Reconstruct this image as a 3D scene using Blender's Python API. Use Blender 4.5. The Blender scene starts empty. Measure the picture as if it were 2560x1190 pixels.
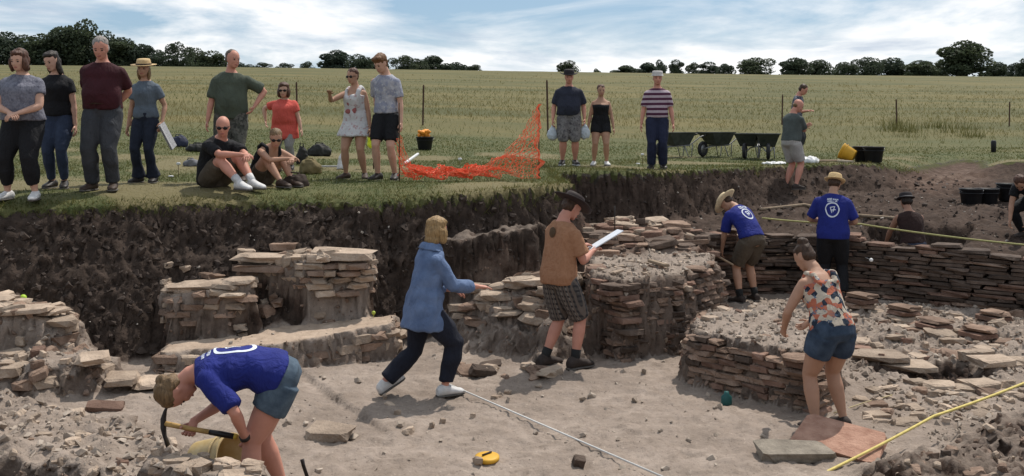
import bpy, bmesh, math, random
import numpy as np
from mathutils import Vector, Matrix

random.seed(7); np.random.seed(7)
S = bpy.context.scene
COL = S.collection
R = math.radians

# ------------------------------------------------------------------ camera, sky, sun, exposure
CAM_Z = 0.8                      # eye height over the turf; the trench floor lies at about -1.7
cam_d = bpy.data.cameras.new('camera')
cam = bpy.data.objects.new('camera', cam_d); COL.objects.link(cam)
cam.location = (0, 0, CAM_Z); cam.rotation_euler = (R(90), 0, 0)
FPX = 2450.0                     # focal length in photograph pixels (2560 wide)
HZ = 310.0                       # level line in the photograph
cam_d.sensor_width = 36; cam_d.lens = 36*FPX/2560
cam_d.shift_y = -(595-HZ)/2560
cam_d.clip_start = 0.1; cam_d.clip_end = 9000
S.camera = cam

SUN = Vector((0.34, 0.50, 1.02)).normalized()
SUN_EL = math.asin(SUN.z); SUN_AZ = math.atan2(SUN.x, SUN.y)
sun_d = bpy.data.lights.new('sun', 'SUN'); sun_d.energy = 4.5; sun_d.angle = R(0.6); sun_d.color = (1, .94, .86)
sun = bpy.data.objects.new('sun', sun_d); COL.objects.link(sun)
sun.rotation_euler = SUN.to_track_quat('Z', 'Y').to_euler(); sun.location = (5, 8, 30)

S.view_settings.view_transform = 'Standard'; S.view_settings.look = 'None'
S.view_settings.gamma = 1; S.view_settings.exposure = -0.12
try: S.view_settings.use_curve_mapping = False
except Exception: pass
S.cycles.max_bounces = 5; S.cycles.diffuse_bounces = 3; S.cycles.transparent_max_bounces = 8

W = bpy.data.worlds.new('World'); S.world = W; W.use_nodes = True
nt = W.node_tree; nt.nodes.clear()
def nd(t, typ, **kw):
    n = t.nodes.new(typ)
    for k, v in kw.items(): setattr(n, k, v)
    return n
out = nd(nt, 'ShaderNodeOutputWorld')
bg = nd(nt, 'ShaderNodeBackground'); bg.inputs['Strength'].default_value = 0.09
sky = nd(nt, 'ShaderNodeTexSky', sky_type='NISHITA', sun_disc=False)
sky.sun_elevation = SUN_EL; sky.sun_rotation = SUN_AZ; sky.air_density = 1.0; sky.dust_density = 0.6
# clouds: a flat layer overhead, seen in perspective (direction / height)
tc = nd(nt, 'ShaderNodeTexCoord'); sx = nd(nt, 'ShaderNodeSeparateXYZ'); nt.links.new(tc.outputs['Generated'], sx.inputs[0])
mx = nd(nt, 'ShaderNodeMath', operation='MAXIMUM'); nt.links.new(sx.outputs['Z'], mx.inputs[0]); mx.inputs[1].default_value = 0.0
ad = nd(nt, 'ShaderNodeMath', operation='ADD'); nt.links.new(mx.outputs[0], ad.inputs[0]); ad.inputs[1].default_value = 0.11
dx = nd(nt, 'ShaderNodeMath', operation='DIVIDE'); nt.links.new(sx.outputs['X'], dx.inputs[0]); nt.links.new(ad.outputs[0], dx.inputs[1])
dy = nd(nt, 'ShaderNodeMath', operation='DIVIDE'); nt.links.new(sx.outputs['Y'], dy.inputs[0]); nt.links.new(ad.outputs[0], dy.inputs[1])
cb = nd(nt, 'ShaderNodeCombineXYZ'); nt.links.new(dx.outputs[0], cb.inputs[0]); nt.links.new(dy.outputs[0], cb.inputs[1])
def noise(t, vec, scale, detail=5, rough=.55, dist=0.0, dim='3D'):
    n = nd(t, 'ShaderNodeTexNoise', noise_dimensions=dim); n.inputs['Scale'].default_value = scale
    n.inputs['Detail'].default_value = detail; n.inputs['Roughness'].default_value = rough; n.inputs['Distortion'].default_value = dist
    if vec is not None: t.links.new(vec, n.inputs['Vector'])
    return n
def ramp(t, fac, stops):
    n = nd(t, 'ShaderNodeValToRGB'); el = n.color_ramp.elements
    while len(el) < len(stops): el.new(0.5)
    for e, (p, c) in zip(el, stops): e.position = p; e.color = (c, c, c, 1) if not hasattr(c, '__len__') else (*c, 1)
    t.links.new(fac, n.inputs[0]); return n
def mixc(t, fac, a, b, blend='MIX'):
    n = nd(t, 'ShaderNodeMix', data_type='RGBA', blend_type=blend)
    for sock, v in ((n.inputs[0], fac), (n.inputs[6], a), (n.inputs[7], b)):
        if hasattr(v, 'is_output'): t.links.new(v, sock)
        elif hasattr(v, '__len__'): sock.default_value = (*v, 1)
        else: sock.default_value = v
    return n.outputs[2]
cmap = nd(nt, 'ShaderNodeMapping'); nt.links.new(cb.outputs[0], cmap.inputs[0])
cmap.inputs['Location'].default_value = (3.1, 1.7, 0); cmap.inputs['Scale'].default_value = (1.0, .8, 1)
n1 = noise(nt, cmap.outputs[0], 0.72, 9, .58, .5)
n2 = noise(nt, cmap.outputs[0], 1.5, 7, .6, .3)
cm = ramp(nt, n1.outputs[0], [(0.38, 0.0), (0.56, 1.0)])
cc = ramp(nt, n2.outputs[0], [(0.30, (7.0, 8.0, 9.4)), (0.44, (10.4, 11.0, 11.6)), (0.56, (13.2, 13.2, 13.2))])
# sky close to the skyline pales towards white haze, as it does all round the horizon
base = mixc(nt, 0.45, sky.outputs[0], (4.6, 7.4, 10.6))
sc_ = mixc(nt, cm.outputs[0], base, cc.outputs[0])
nt.links.new(sc_, bg.inputs[0]); nt.links.new(bg.outputs[0], out.inputs[0])

# ------------------------------------------------------------------ materials
MATS = {}
def newmat(name):
    m = bpy.data.materials.new(name); m.use_nodes = True
    t = m.node_tree; t.nodes.clear()
    o = nd(t, 'ShaderNodeOutputMaterial'); b = nd(t, 'ShaderNodeBsdfPrincipled')
    t.links.new(b.outputs[0], o.inputs[0]); b.inputs['Specular IOR Level'].default_value = 0.25
    return m, t, b
def bump(t, b, h, strength=.4, dist=.02, prev=None):
    n = nd(t, 'ShaderNodeBump'); n.inputs['Strength'].default_value = strength; n.inputs['Distance'].default_value = dist
    t.links.new(h, n.inputs['Height'])
    if prev is not None: t.links.new(prev, n.inputs['Normal'])
    t.links.new(n.outputs[0], b.inputs['Normal']); return n.outputs[0]
def col(c, k): return tuple(min(1, max(0, x*k)) for x in c)
def mat(name, c, rough=.8, var=.25, scale=6, bmp=.3, bscale=40, c2=None, metal=0, rnd=0.0, bdist=.01, world=False):
    """plain procedural material: two tones by noise, small bump; rnd varies value per object"""
    if name in MATS: return MATS[name]
    m, t, b = newmat(name)
    vec = nd(t, 'ShaderNodeNewGeometry').outputs['Position'] if world else nd(t, 'ShaderNodeTexCoord').outputs['Object']
    n = noise(t, vec, scale, 5, .6)
    rp = ramp(t, n.outputs[0], [(.3, 0.0), (.7, 1.0)])
    o = mixc(t, rp.outputs[0], col(c, 1-var), c2 if c2 else col(c, 1+var))
    if rnd:
        oi = nd(t, 'ShaderNodeObjectInfo'); mr = nd(t, 'ShaderNodeMapRange'); t.links.new(oi.outputs['Random'], mr.inputs[0])
        mr.inputs['To Min'].default_value = 1-rnd; mr.inputs['To Max'].default_value = 1+rnd
        hs = nd(t, 'ShaderNodeHueSaturation'); t.links.new(mr.outputs[0], hs.inputs['Value']); t.links.new(o, hs.inputs['Color']); o = hs.outputs[0]
    t.links.new(o, b.inputs['Base Color']); b.inputs['Roughness'].default_value = rough; b.inputs['Metallic'].default_value = metal
    if bmp:
        n3 = noise(t, vec, bscale, 4, .6); bump(t, b, n3.outputs[0], bmp, bdist)
    MATS[name] = m; return m

# ------------------------------------------------------------------ object helpers
def link(o, parent=None):
    COL.objects.link(o)
    if parent is not None: o.parent = parent
    return o
def tag(o, label=None, cat=None, group=None, kind=None):
    if label: o['label'] = label
    if cat: o['category'] = cat
    if group: o['group'] = group
    if kind: o['kind'] = kind
    return o
def empty(name, loc=(0,0,0), rz=0.0):
    o = bpy.data.objects.new(name, None); link(o); o.location = loc; o.rotation_euler = (0, 0, rz); o.empty_display_size = .1; return o
def mesh_np(name, V, Fc, smooth=True):
    me = bpy.data.meshes.new(name); me.from_pydata([tuple(v) for v in V], [], [tuple(f) for f in Fc]); me.update()
    if smooth: me.polygons.foreach_set('use_smooth', [True]*len(me.polygons))
    return me
def mesh_fast(name, V, T, smooth=True):
    """numpy verts (n,3), faces (m,k) all with k corners"""
    V = np.asarray(V, np.float32); T = np.asarray(T, np.int32); k = T.shape[1]; m = len(T)
    me = bpy.data.meshes.new(name); me.vertices.add(len(V)); me.vertices.foreach_set('co', V.ravel())
    me.loops.add(m*k); me.loops.foreach_set('vertex_index', T.ravel())
    me.polygons.add(m); me.polygons.foreach_set('loop_start', np.arange(0, m*k, k, dtype=np.int32))
    me.polygons.foreach_set('use_smooth', np.full(m, smooth)); me.update(calc_edges=True); me.validate(); return me
def obj(name, me, m=None, parent=None):
    o = bpy.data.objects.new(name, me); link(o, parent)
    if m is not None:
        for x in (m if isinstance(m, (list, tuple)) else [m]): me.materials.append(x)
    return o
class MB:
    """collects simple closed shapes into one mesh"""
    def __init__(s): s.v = []; s.f = []; s.mi = []; s.cur = 0
    def add(s, V, Fc):
        b = len(s.v); s.v += [tuple(x) for x in V]; s.f += [tuple(i+b for i in q) for q in Fc]; s.mi += [s.cur]*len(Fc)
    def loft(s, rings, n=12, cap=True, pw=1.0):
        """rings: (center, side axis, depth axis, rx, ry)"""
        V = []; Fc = []
        for (c, ax, ay, rx, ry) in rings:
            for i in range(n):
                a = 2*math.pi*i/n; ca, sa = math.cos(a), math.sin(a)
                if pw != 1.0:
                    ca = math.copysign(abs(ca)**pw, ca); sa = math.copysign(abs(sa)**pw, sa)
                V.append(c + ax*(rx*ca) + ay*(ry*sa))
        for k in range(len(rings)-1):
            for i in range(n):
                j = (i+1) % n; Fc.append((k*n+i, k*n+j, (k+1)*n+j, (k+1)*n+i))
        if cap:
            b = len(V); V.append(rings[0][0]); V.append(rings[-1][0]); l = (len(rings)-1)*n
            for i in range(n):
                j = (i+1) % n; Fc.append((b, j, i)); Fc.append((b+1, l+i, l+j))
        s.add(V, Fc)
    def tube(s, pts, rad, n=8, cap=True):
        pts = [Vector(p) for p in pts]; rings = []; N = len(pts)
        rr = rad if hasattr(rad, '__len__') else [rad]*N
        ref = None
        for i, p in enumerate(pts):
            d = (pts[min(i+1, N-1)]-pts[max(i-1, 0)]).normalized()
            if ref is None: ref = Vector((0, 0, 1)) if abs(d.z) < .9 else Vector((1, 0, 0))
            ax = ref.cross(d).normalized(); ay = d.cross(ax).normalized(); ref = ay
            rings.append((p, ax, ay, rr[i], rr[i]))
        s.loft(rings, n, cap)
    def box(s, c, sz, rot=None):
        c = Vector(c); V = []
        for z in (-1, 1):
            for y in (-1, 1):
                for x in (-1, 1):
                    p = Vector((x*sz[0]/2, y*sz[1]/2, z*sz[2]/2))
                    if rot is not None: p = rot @ p
                    V.append(c+p)
        s.add(V, [(0,2,3,1),(4,5,7,6),(0,1,5,4),(2,6,7,3),(0,4,6,2),(1,3,7,5)])
    def ball(s, c, r, rot=None, n=10, m=7):
        c = Vector(c); r = r if hasattr(r, '__len__') else (r, r, r); V = []; Fc = []
        for i in range(1, m):
            th = math.pi*i/m
            for j in range(n):
                ph = 2*math.pi*j/n
                p = Vector((r[0]*math.sin(th)*math.cos(ph), r[1]*math.sin(th)*math.sin(ph), -r[2]*math.cos(th)))
                V.append(c+(rot @ p if rot is not None else p))
        e = Vector((0, 0, r[2])); e = rot @ e if rot is not None else e
        b = len(V); V += [c-e, c+e]
        for i in range(m-2):
            for j in range(n):
                k = (j+1) % n; Fc.append((i*n+j, i*n+k, (i+1)*n+k, (i+1)*n+j))
        for j in range(n):
            k = (j+1) % n; Fc.append((b, k, j)); Fc.append((b+1, (m-2)*n+j, (m-2)*n+k))
        s.add(V, Fc)
    def lathe(s, prof, n=24, M=None, bend=0.0):
        """prof: (r, z) from bottom to top, closed shell"""
        V = []; Fc = []
        for (r, z) in prof:
            for i in range(n):
                a = 2*math.pi*i/n; p = Vector((r*math.cos(a), r*math.sin(a), z))
                V.append(M @ p if M is not None else p)
        N = len(prof)
        for k in range(N-1):
            for i in range(n):
                j = (i+1) % n; Fc.append((k*n+i, k*n+j, (k+1)*n+j, (k+1)*n+i))
        s.add(V, Fc)
    def mesh(s, name='m', smooth=True):
        me = mesh_np(name, s.v, s.f, smooth)
        if any(s.mi): me.polygons.foreach_set('material_index', s.mi)
        return me
    def build(s, name, m=None, parent=None, smooth=True): return obj(name, s.mesh(name, smooth), m, parent)

def vnoise(x, y, seed=0):
    """smooth value noise on the plane, about -1..1"""
    x = np.asarray(x, float); y = np.asarray(y, float)
    xi = np.floor(x).astype(np.int64); yi = np.floor(y).astype(np.int64); u = x-xi; v = y-yi
    u = u*u*u*(u*(u*6-15)+10); v = v*v*v*(v*(v*6-15)+10)
    def h(a, b):
        n = (a*374761393 + b*668265263 + seed*1442695041) & 0x7fffffff
        n = ((n ^ (n >> 13))*1274126177) & 0x7fffffff
        n = n ^ (n >> 16)
        return (n & 0xffff)/32767.5-1
    return (h(xi, yi)*(1-u)+h(xi+1, yi)*u)*(1-v)+(h(xi, yi+1)*(1-u)+h(xi+1, yi+1)*u)*v
def fbm(x, y, sc, oct=4, seed=0, gain=.5):
    s = 0; a = 1; n = 0
    for i in range(oct):
        s = s+a*vnoise(x*sc+i*17.3, y*sc-i*9.1, seed+i); n += a; a *= gain; sc *= 2.03
    return s/n
def sstep(a, b, x): t = np.clip((x-a)/(b-a), 0, 1); return t*t*(3-2*t)

# ------------------------------------------------------------------ plan of the place (metres; x right, y away, z up)
def XY(px, d): return ((px-1280)/FPX*d, d)
def PT(px, py, d): return Vector(((px-1280)/FPX*d, d, CAM_Z-(py-HZ)/FPX*d))
def poly(pts): return np.array([XY(*p) for p in pts])
def sdist(P, x, y):
    """signed distance to polygon, positive inside"""
    d2 = np.full(x.shape, 1e9); ins = np.zeros(x.shape, bool); n = len(P)
    for i in range(n):
        ax, ay = P[i]; bx, by = P[(i+1) % n]; ex, ey = bx-ax, by-ay
        t = np.clip(((x-ax)*ex+(y-ay)*ey)/(ex*ex+ey*ey+1e-12), 0, 1)
        d2 = np.minimum(d2, (x-ax-t*ex)**2+(y-ay-t*ey)**2)
        c = ((ay > y) != (by > y)) & (x < (bx-ax)*(y-ay)/((by-ay)+1e-12)+ax); ins ^= c
    return np.where(ins, 1, -1)*np.sqrt(d2)

MAIN = np.vstack([[(-12, 2), (-12, 10.6)], poly([(-100,10.75),(150,10.95),(450,11.45),(700,11.7),(1000,11.95),(1200,12.3),(1360,12.9),(1425,13.4),(1395,14.6),(1385,16.3),(1500,16.2),(1640,16.35),(1800,17.4),(2000,19.3),(2200,20.0),(2290,20.9),(2420,21.6),(2700,21.4)]), [(16, 18), (16, 2)]])
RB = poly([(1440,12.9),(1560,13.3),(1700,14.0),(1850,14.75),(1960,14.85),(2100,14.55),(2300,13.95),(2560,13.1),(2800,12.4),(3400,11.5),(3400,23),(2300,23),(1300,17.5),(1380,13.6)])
WALL_PATH = [XY(*p) for p in [(1640,13.5),(1760,14.05),(1870,14.42),(1960,14.5),(2100,14.2),(2300,13.6),(2560,12.8),(2760,12.2)]]
B1 = poly([(1446,11.3),(1462,10.85),(1548,10.28),(1712,10.72),(1835,11.8),(1790,12.6),(1640,12.7),(1450,12.4)])
B2 = poly([(1697,9.6),(1720,9.3),(2030,8.45),(2075,8.7),(2110,9.3),(2000,10.6),(1880,10.9),(1740,10.6)])
CW = poly([(1135,11.5),(1165,11.1),(1290,10.72),(1385,10.4),(1455,10.9),(1455,11.8),(1330,11.5),(1150,11.5)])
LEDGE = poly([(385,9.82),(560,9.85),(700,9.92),(850,10.2),(985,10.5),(1005,11.1),(860,10.95),(660,10.66),(640,10.46),(420,10.36)])
AW = poly([(595,11.0),(790,10.78),(925,10.95),(937,11.4),(760,11.35),(600,11.3)])
BW = poly([(402,10.6),(425,10.42),(610,10.50),(642,10.62),(628,11.1),(415,11.05)])
DW = poly([(-260,9.5),(60,9.45),(160,9.55),(215,9.9),(150,10.35),(-260,10.4)])
DW2 = poly([(-300,8.75),(120,8.85),(235,9.15),(285,9.5),(200,9.9),(-300,9.9)])
LF = poly([(-400,6.1),(330,6.15),(520,6.55),(455,7.3),(330,7.9),(90,8.45),(-400,8.6)])
HOLE_L = poly([(-300,5.95),(150,6.0),(235,6.15),(190,6.5),(60,6.6),(-300,6.6)])
RIDGE = poly([(330,5.85),(420,5.62),(640,5.55),(705,5.72),(690,5.95),(560,6.05),(380,6.2)])
BANK = np.vstack([poly([(2120,6.3),(2230,7.0),(2330,7.5),(2520,8.25),(2700,8.8)]), [(8, 9.5), (9, 4), (1.6, 4)]])
HOLE_R = poly([(2290,9.75),(2310,9.4),(2420,9.5),(2470,9.9),(2400,10.3),(2320,10.2)])
SLOT_R = poly([(2165,10.15),(2180,9.98),(2300,9.72),(2310,9.95)])
STEP = poly([(1060,11.55),(1200,11.62),(1350,11.95),(1370,12.9),(1150,12.25),(1040,12.0)])
RAMP = poly([(2230,19.8),(2290,21.4),(2400,23.5),(2460,23.0),(2480,20.5),(2330,18.5)])

def z_grass(x, y):
    px = 1280+x/np.maximum(y, 1)*FPX
    k = sstep(300, 2200, px); s = 17.5+6.5*k; sl = .0735-.0095*np.clip((px-200)/2360, -.5, 1.5)
    yy = 165-np.logaddexp(0, (165-y)/6)*6                     # the rise ends at a crest
    z = sl*np.logaddexp(0, (yy-s)/2.2)*2.2
    z = z-np.maximum(y-175, 0)*.012*np.exp(-np.maximum(y-175, 0)/400)
    return z+.03*fbm(x, y, .5, 3, 5)*np.clip((y-9)/6, .3, 1)-.06*sstep(17, 22, y)*k
def height(x, y, fine=True):
    """returns z, grass weight, pale (mortar) weight, red weight"""
    x = np.asarray(x, float); y = np.asarray(y, float); px = 1280+x/np.maximum(y, 1)*FPX
    wob = .10*fbm(x, y, 1.6, 3, 11)
    sd = sdist(MAIN, x, y)+wob
    zg = z_grass(x, y)
    left = 1-sstep(900, 1500, px)
    zg = zg-.15*np.exp(-np.maximum(-sd, 0)/.28)*left*(y < 14)
    zf = np.full(x.shape, -1.70)
    pale = np.ones(x.shape); red = np.zeros(x.shape)
    n1 = fbm(x, y, 1.3, 4, 21); n2 = fbm(x, y, 5.5, 4, 31); n3 = fbm(x, y, 17, 3, 41)
    zf = zf+.02*n1+.012*n2
    (ax, ay), (bx, by) = XY(735, 9.95), XY(985, 7.75); ln = math.hypot(bx-ax, by-ay); tt = ((x-ax)*(bx-ax)+(y-ay)*(by-ay))/ln**2
    sl = ((x-ax)*(by-ay)-(y-ay)*(bx-ax))/ln*-1+.015*n2      # low lip where one mortar floor meets another
    zf = zf+.05*sstep(0, .035, sl)*np.exp(-np.maximum(sl, 0)/.4)*sstep(-.05, .1, tt)*sstep(1.05, .85, tt)
    # spoil side behind the rooms: dark soil
    dk = sstep(-.2, .2, y-np.interp(px, [-600,300,400,640,800,1000,1150,1400,1450], [10.3,10.4,10.75,11.1,11.3,11.3,11.7,12.2,12.5]))*(1-sstep(1440,1480,px))
    zf = zf+dk*np.interp(px, [0,380,800,900], [.28,.2,.05,.0]); pale = pale*(1-dk)
    def lay(P, z, w, p=None, r=None, amp=0.0, nz=None, off=0.0):
        nonlocal zf, pale, red
        s = sdist(P, x, y)+off
        m = sstep(-w/2, w/2, s+(.25*w+.02)*n2)
        zz = z(x, y, px) if callable(z) else z
        zf = zf*(1-m)+(zz+amp*(n2 if nz is None else nz))*m
        if p is not None: pale = pale*(1-m)+p*m
        if r is not None: red = red*(1-m)+r*m
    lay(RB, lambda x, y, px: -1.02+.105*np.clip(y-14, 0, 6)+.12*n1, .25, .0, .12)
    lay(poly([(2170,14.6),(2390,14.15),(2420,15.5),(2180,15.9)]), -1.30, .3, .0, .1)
    mound = np.exp(-((px-1560)/95)**2-((y-14.1)/.6)**2); zf = zf+.33*mound; pale = np.maximum(pale, .55*mound)
    mid = sdist(poly([(1430,12.3),(1760,12.5),(1790,13.2),(1700,13.85),(1640,14.0),(1460,13.6)]), x, y); mm = sstep(-.15, .15, mid)
    zf = zf*(1-mm)+(-.93+.24*np.clip(y-12.3, 0, 1.6)+.07*n2+.06*n1)*mm; pale = pale*(1-mm)+.42*mm; red = red*(1-mm)+.7*mm
    #lay(STEP, lambda x, y, px: -.52-.1*(1360-px)/300, .3, .30, None, .03)
    #lay(LEDGE, lambda x, y, px: -1.53+.17*(px-395)/590, .12, 1.0, .05, .03)
    #lay(CW, lambda x, y, px: -1.17+.20*(px-1135)/320+.05*n1, .22, .8, .1, .06)
    lay(DW2, lambda x, y, px: -1.40+.10*n1, .35, 1.25, .05, .06)
    lay(LF, lambda x, y, px: -1.54+.11*n1+.02*n3, .5, 1.3, .0, .065)
    lay(HOLE_L, -1.95, .25, .0, .0, .08)
    lay(RIDGE, lambda x, y, px: -1.235+.02*n1, .22, 1.35, .0, .03)
    lay(B1, lambda x, y, px: -.86+.04*n1, .16, 1.1, .35, .035, None, -.075)
    lay(B2, lambda x, y, px: -1.20+.03*n1-.10*sstep(1740,1690,px), .16, 1.2, .1, .03, None, -.07)
    lay(BANK, lambda x, y, px: -1.64+.06*n1+.10*sstep(7.2, 6.2, y)+.03*n3, .5, .55, .2, .07)
    lay(HOLE_R, -1.95, .25, .0, .2, .10)
    lay(SLOT_R, -1.85, .1, .05, .1, .02)
    # right-hand room: broken floor
    rr = sstep(2080, 2180, px)*sstep(13.6, 12.9, y)*sstep(9.3, 9.9, y); zf = zf+rr*(.07*n2+.05*n1+.03*n3)
    # near bank under the photographer
    nb = sstep(5.6, 4.2, y); zf = zf*(1-nb)+(-1.12)*nb; pale = pale*(1-nb*.6)
    # side of the cut
    wslope = np.interp(px, [-300,250,420,600,900,945,1000,1400,1460,1800,2600], [1.15,1.05,1.1,1.35,1.35,.85,.70,.45,.32,.36,.8])
    m = np.clip(sd/wslope, 0, 1); m = m**.85
    slope = sstep(0, .1, m)*(1-sstep(.9, 1.05, m))
    # spoil ramp at the far right
    z = zg*(1-m)+zf*m
    rs = sdist(RAMP, x, y); rm = sstep(-.5, .5, rs); z = z*(1-rm)+(-.35+.13*(y-20.5)*.5+.05*n1)*rm
    pale = pale*(1-slope)*(1-sstep(.02, .0, sd)); pale = pale*(1-rm)+.22*rm; red = red*(1-rm)+.5*rm
    for P, zz, w in ((AW, -.72+.04*(px-760)/170, .10), (BW, -.98+.06*(px-520)/110, .12), (DW, -1.06-.12*(px-60)/160, .22), (CW, -1.10+.20*(px-1135)/320+.05*n1, .75), (STEP, -.50-.1*(1360-px)/300, .25), (LEDGE, -1.50+.15*(px-395)/590, .10)):
        mk = sstep(-w/2, w/2, sdist(P, x, y)+(.25*w+.02)*n2); zn = np.maximum(z, zz+.03*n2) if P is not LEDGE else zz+.02*n2+1e-3; k_ = mk*((zn > z+.01) | (P is LEDGE)); z = z*(1-k_)+zn*k_; pale = pale*(1-k_)+(.38 if P is STEP else 1.45)*k_
    tm = sstep(-.1, .1, sdist(poly([(640,10.7),(860,10.9),(930,11.1),(900,11.5),(640,11.2)]), x, y)); pale = np.maximum(pale, .42*tm)
    if fine:
        dark = (1-pale)*sstep(0.0, .08, sd)
        z = z+dark*(.055*n2*(1+.8*slope)+.03*n3)+pale*sstep(0.05, .2, sd)*.008*n3+.02*slope*n3
        z = z+.012*n3*sstep(0, -.1, sd)*(y < 25)
    gw = sstep(.05, -.02, sd+.04*n3)*(1-rm)
    # worn dusty turf by the barrow run
    return z, gw, np.clip(pale, 0, 1.5), np.clip(red, 0, 1)
def worn_turf(x, y):
    """where feet have worn the turf thin"""
    return sstep(-.05, .40, fbm(x, y, .55, 3, 123)+.25*np.exp(-((y-12.3)/1.2)**2))*sstep(25, 21, y)
def hz(x, y): return float(height(np.array([x]), np.array([y]))[0][0])
def on(px, d, dz=0.0):
    x, y = XY(px, d); return Vector((x, y, hz(x, y)+dz))

# ------------------------------------------------------------------ ground mesh: turf and excavation
gx = np.unique(np.round(np.concatenate([-np.geomspace(12, 3000, 26)[::-1], np.arange(-12, -6.5, .22), np.arange(-5.2, 6.4, .029), np.arange(-6.5, -5.2, .06), np.arange(6.4, 9.0, .06), np.arange(9.0, 16, .12), np.geomspace(16, 3000, 24)]), 4))
gy = np.unique(np.round(np.concatenate([np.arange(-6, 4.5, .5), np.arange(4.5, 5.4, .09), np.arange(5.4, 9, .024), np.arange(9, 13, .029), np.arange(13, 20, .055), np.arange(20, 30, .14), np.arange(30, 70, .8), np.arange(70, 190, 4), np.geomspace(190, 6000, 24), [-40, -15]]), 4))
XX, YY = np.meshgrid(gx, gy); sh = XX.shape
ZZ, GW, PALE, RED = height(XX.ravel(), YY.ravel())
gzy, gzx = np.gradient(ZZ.reshape(sh), gy, gx); st = np.hypot(gzx, gzy).ravel(); stw = sstep(.7, 1.6, st)*(YY.ravel() < 24)
gxn = (gzx.ravel()/np.maximum(st, 1e-6)); gyn = (gzy.ravel()/np.maximum(st, 1e-6)); xr, yr = XX.ravel(), YY.ravel()
tn = xr*gyn-yr*gxn                                             # coordinate along the face
rel = .075*fbm(tn+xr*.3, ZZ*1.0, 2.6, 3, 61)+.055*fbm(tn, ZZ*1.3, 8, 3, 71)+.02*fbm(tn, ZZ*1.6, 22, 2, 81)
PALE = PALE*(1-.55*stw); RED = np.clip(RED+.30*stw*(PALE > .2), 0, 1)
V = np.stack([xr-gxn*rel*stw, yr-gyn*rel*stw, ZZ], 1)
ny, nx = sh; idx = np.arange(ny*nx).reshape(ny, nx)
Q = np.stack([idx[:-1, :-1].ravel(), idx[:-1, 1:].ravel(), idx[1:, 1:].ravel(), idx[1:, :-1].ravel()], 1)
gq = GW[Q].mean(1) > .5
def sub_mesh(name, Qs, m):
    used = np.unique(Qs); remap = np.full(len(V), -1); remap[used] = np.arange(len(used))
    me = mesh_fast(name, V[used], remap[Qs])
    for an, arr in (('pale', PALE), ('red', RED), ('gw', GW), ('worn', worn_turf(XX.ravel(), YY.ravel()))):
        a = me.attributes.new(an, 'FLOAT', 'POINT'); a.data.foreach_set('value', arr[used].astype(np.float32))
    me.materials.append(m); o = bpy.data.objects.new(name, me); link(o); return o

def attr(t, name):
    n = nd(t, 'ShaderNodeAttribute'); n.attribute_name = name; return n
# turf and field: short green turf near the dig, dry tawny hay grass up the slope
mg, t, b = newmat('turf'); tc = nd(t, 'ShaderNodeTexCoord')
mp = nd(t, 'ShaderNodeMapping'); t.links.new(tc.outputs['Object'], mp.inputs[0]); mp.inputs['Scale'].default_value = (.35, 1.0, .35)
nA = noise(t, mp.outputs[0], .22, 6, .6); nB = noise(t, tc.outputs['Object'], 1.6, 5, .65); nC = noise(t, tc.outputs['Object'], 14, 4, .7)
green = mixc(t, ramp(t, nB.outputs[0], [(.32, 0.), (.62, 1.)]).outputs[0], (.048, .066, .019), (.092, .094, .033))
green = mixc(t, ramp(t, nC.outputs[0], [(.45, 0.), (.75, .5)]).outputs[0], green, (.15, .125, .06))
tawny = mixc(t, ramp(t, nA.outputs[0], [(.38, 0.), (.62, 1.)]).outputs[0], (.070, .072, .022), (.140, .115, .040))
tawny = mixc(t, ramp(t, nB.outputs[0], [(.40, 0.), (.75, .45)]).outputs[0], tawny, (.085, .080, .027))
sx = nd(t, 'ShaderNodeSeparateXYZ'); t.links.new(tc.outputs['Object'], sx.inputs[0])
ad = nd(t, 'ShaderNodeMath', operation='MULTIPLY_ADD'); t.links.new(nA.outputs[0], ad.inputs[0]); ad.inputs[1].default_value = 16; t.links.new(sx.outputs['Y'], ad.inputs[2])
mr = nd(t, 'ShaderNodeMapRange'); t.links.new(ad.outputs[0], mr.inputs[0]); mr.inputs['From Min'].default_value = 33; mr.inputs['From Max'].default_value = 40
wm_ = nd(t, 'ShaderNodeMath', operation='MULTIPLY_ADD'); t.links.new(nC.outputs[0], wm_.inputs[0]); wm_.inputs[1].default_value = .5; t.links.new(attr(t, 'worn').outputs['Fac'], wm_.inputs[2]); worn = ramp(t, wm_.outputs[0], [(.35, 0.), (.95, .9)])
green = mixc(t, worn.outputs[0], green, (.150, .125, .060))
gk = nd(t, 'ShaderNodeMath', operation='MULTIPLY_ADD'); t.links.new(nC.outputs[0], gk.inputs[0]); gk.inputs[1].default_value = .9; t.links.new(attr(t, 'gw').outputs['Fac'], gk.inputs[2])
gr = ramp(t, gk.outputs[0], [(.95, 0.), (1.0, 1.)]).outputs[0]
t.links.new(mixc(t, gr, (.040, .031, .024), mixc(t, mr.outputs[0], green, tawny)), b.inputs['Base Color']); b.inputs['Roughness'].default_value = .9
bump(t, b, nC.outputs[0], .8, .05)
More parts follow.
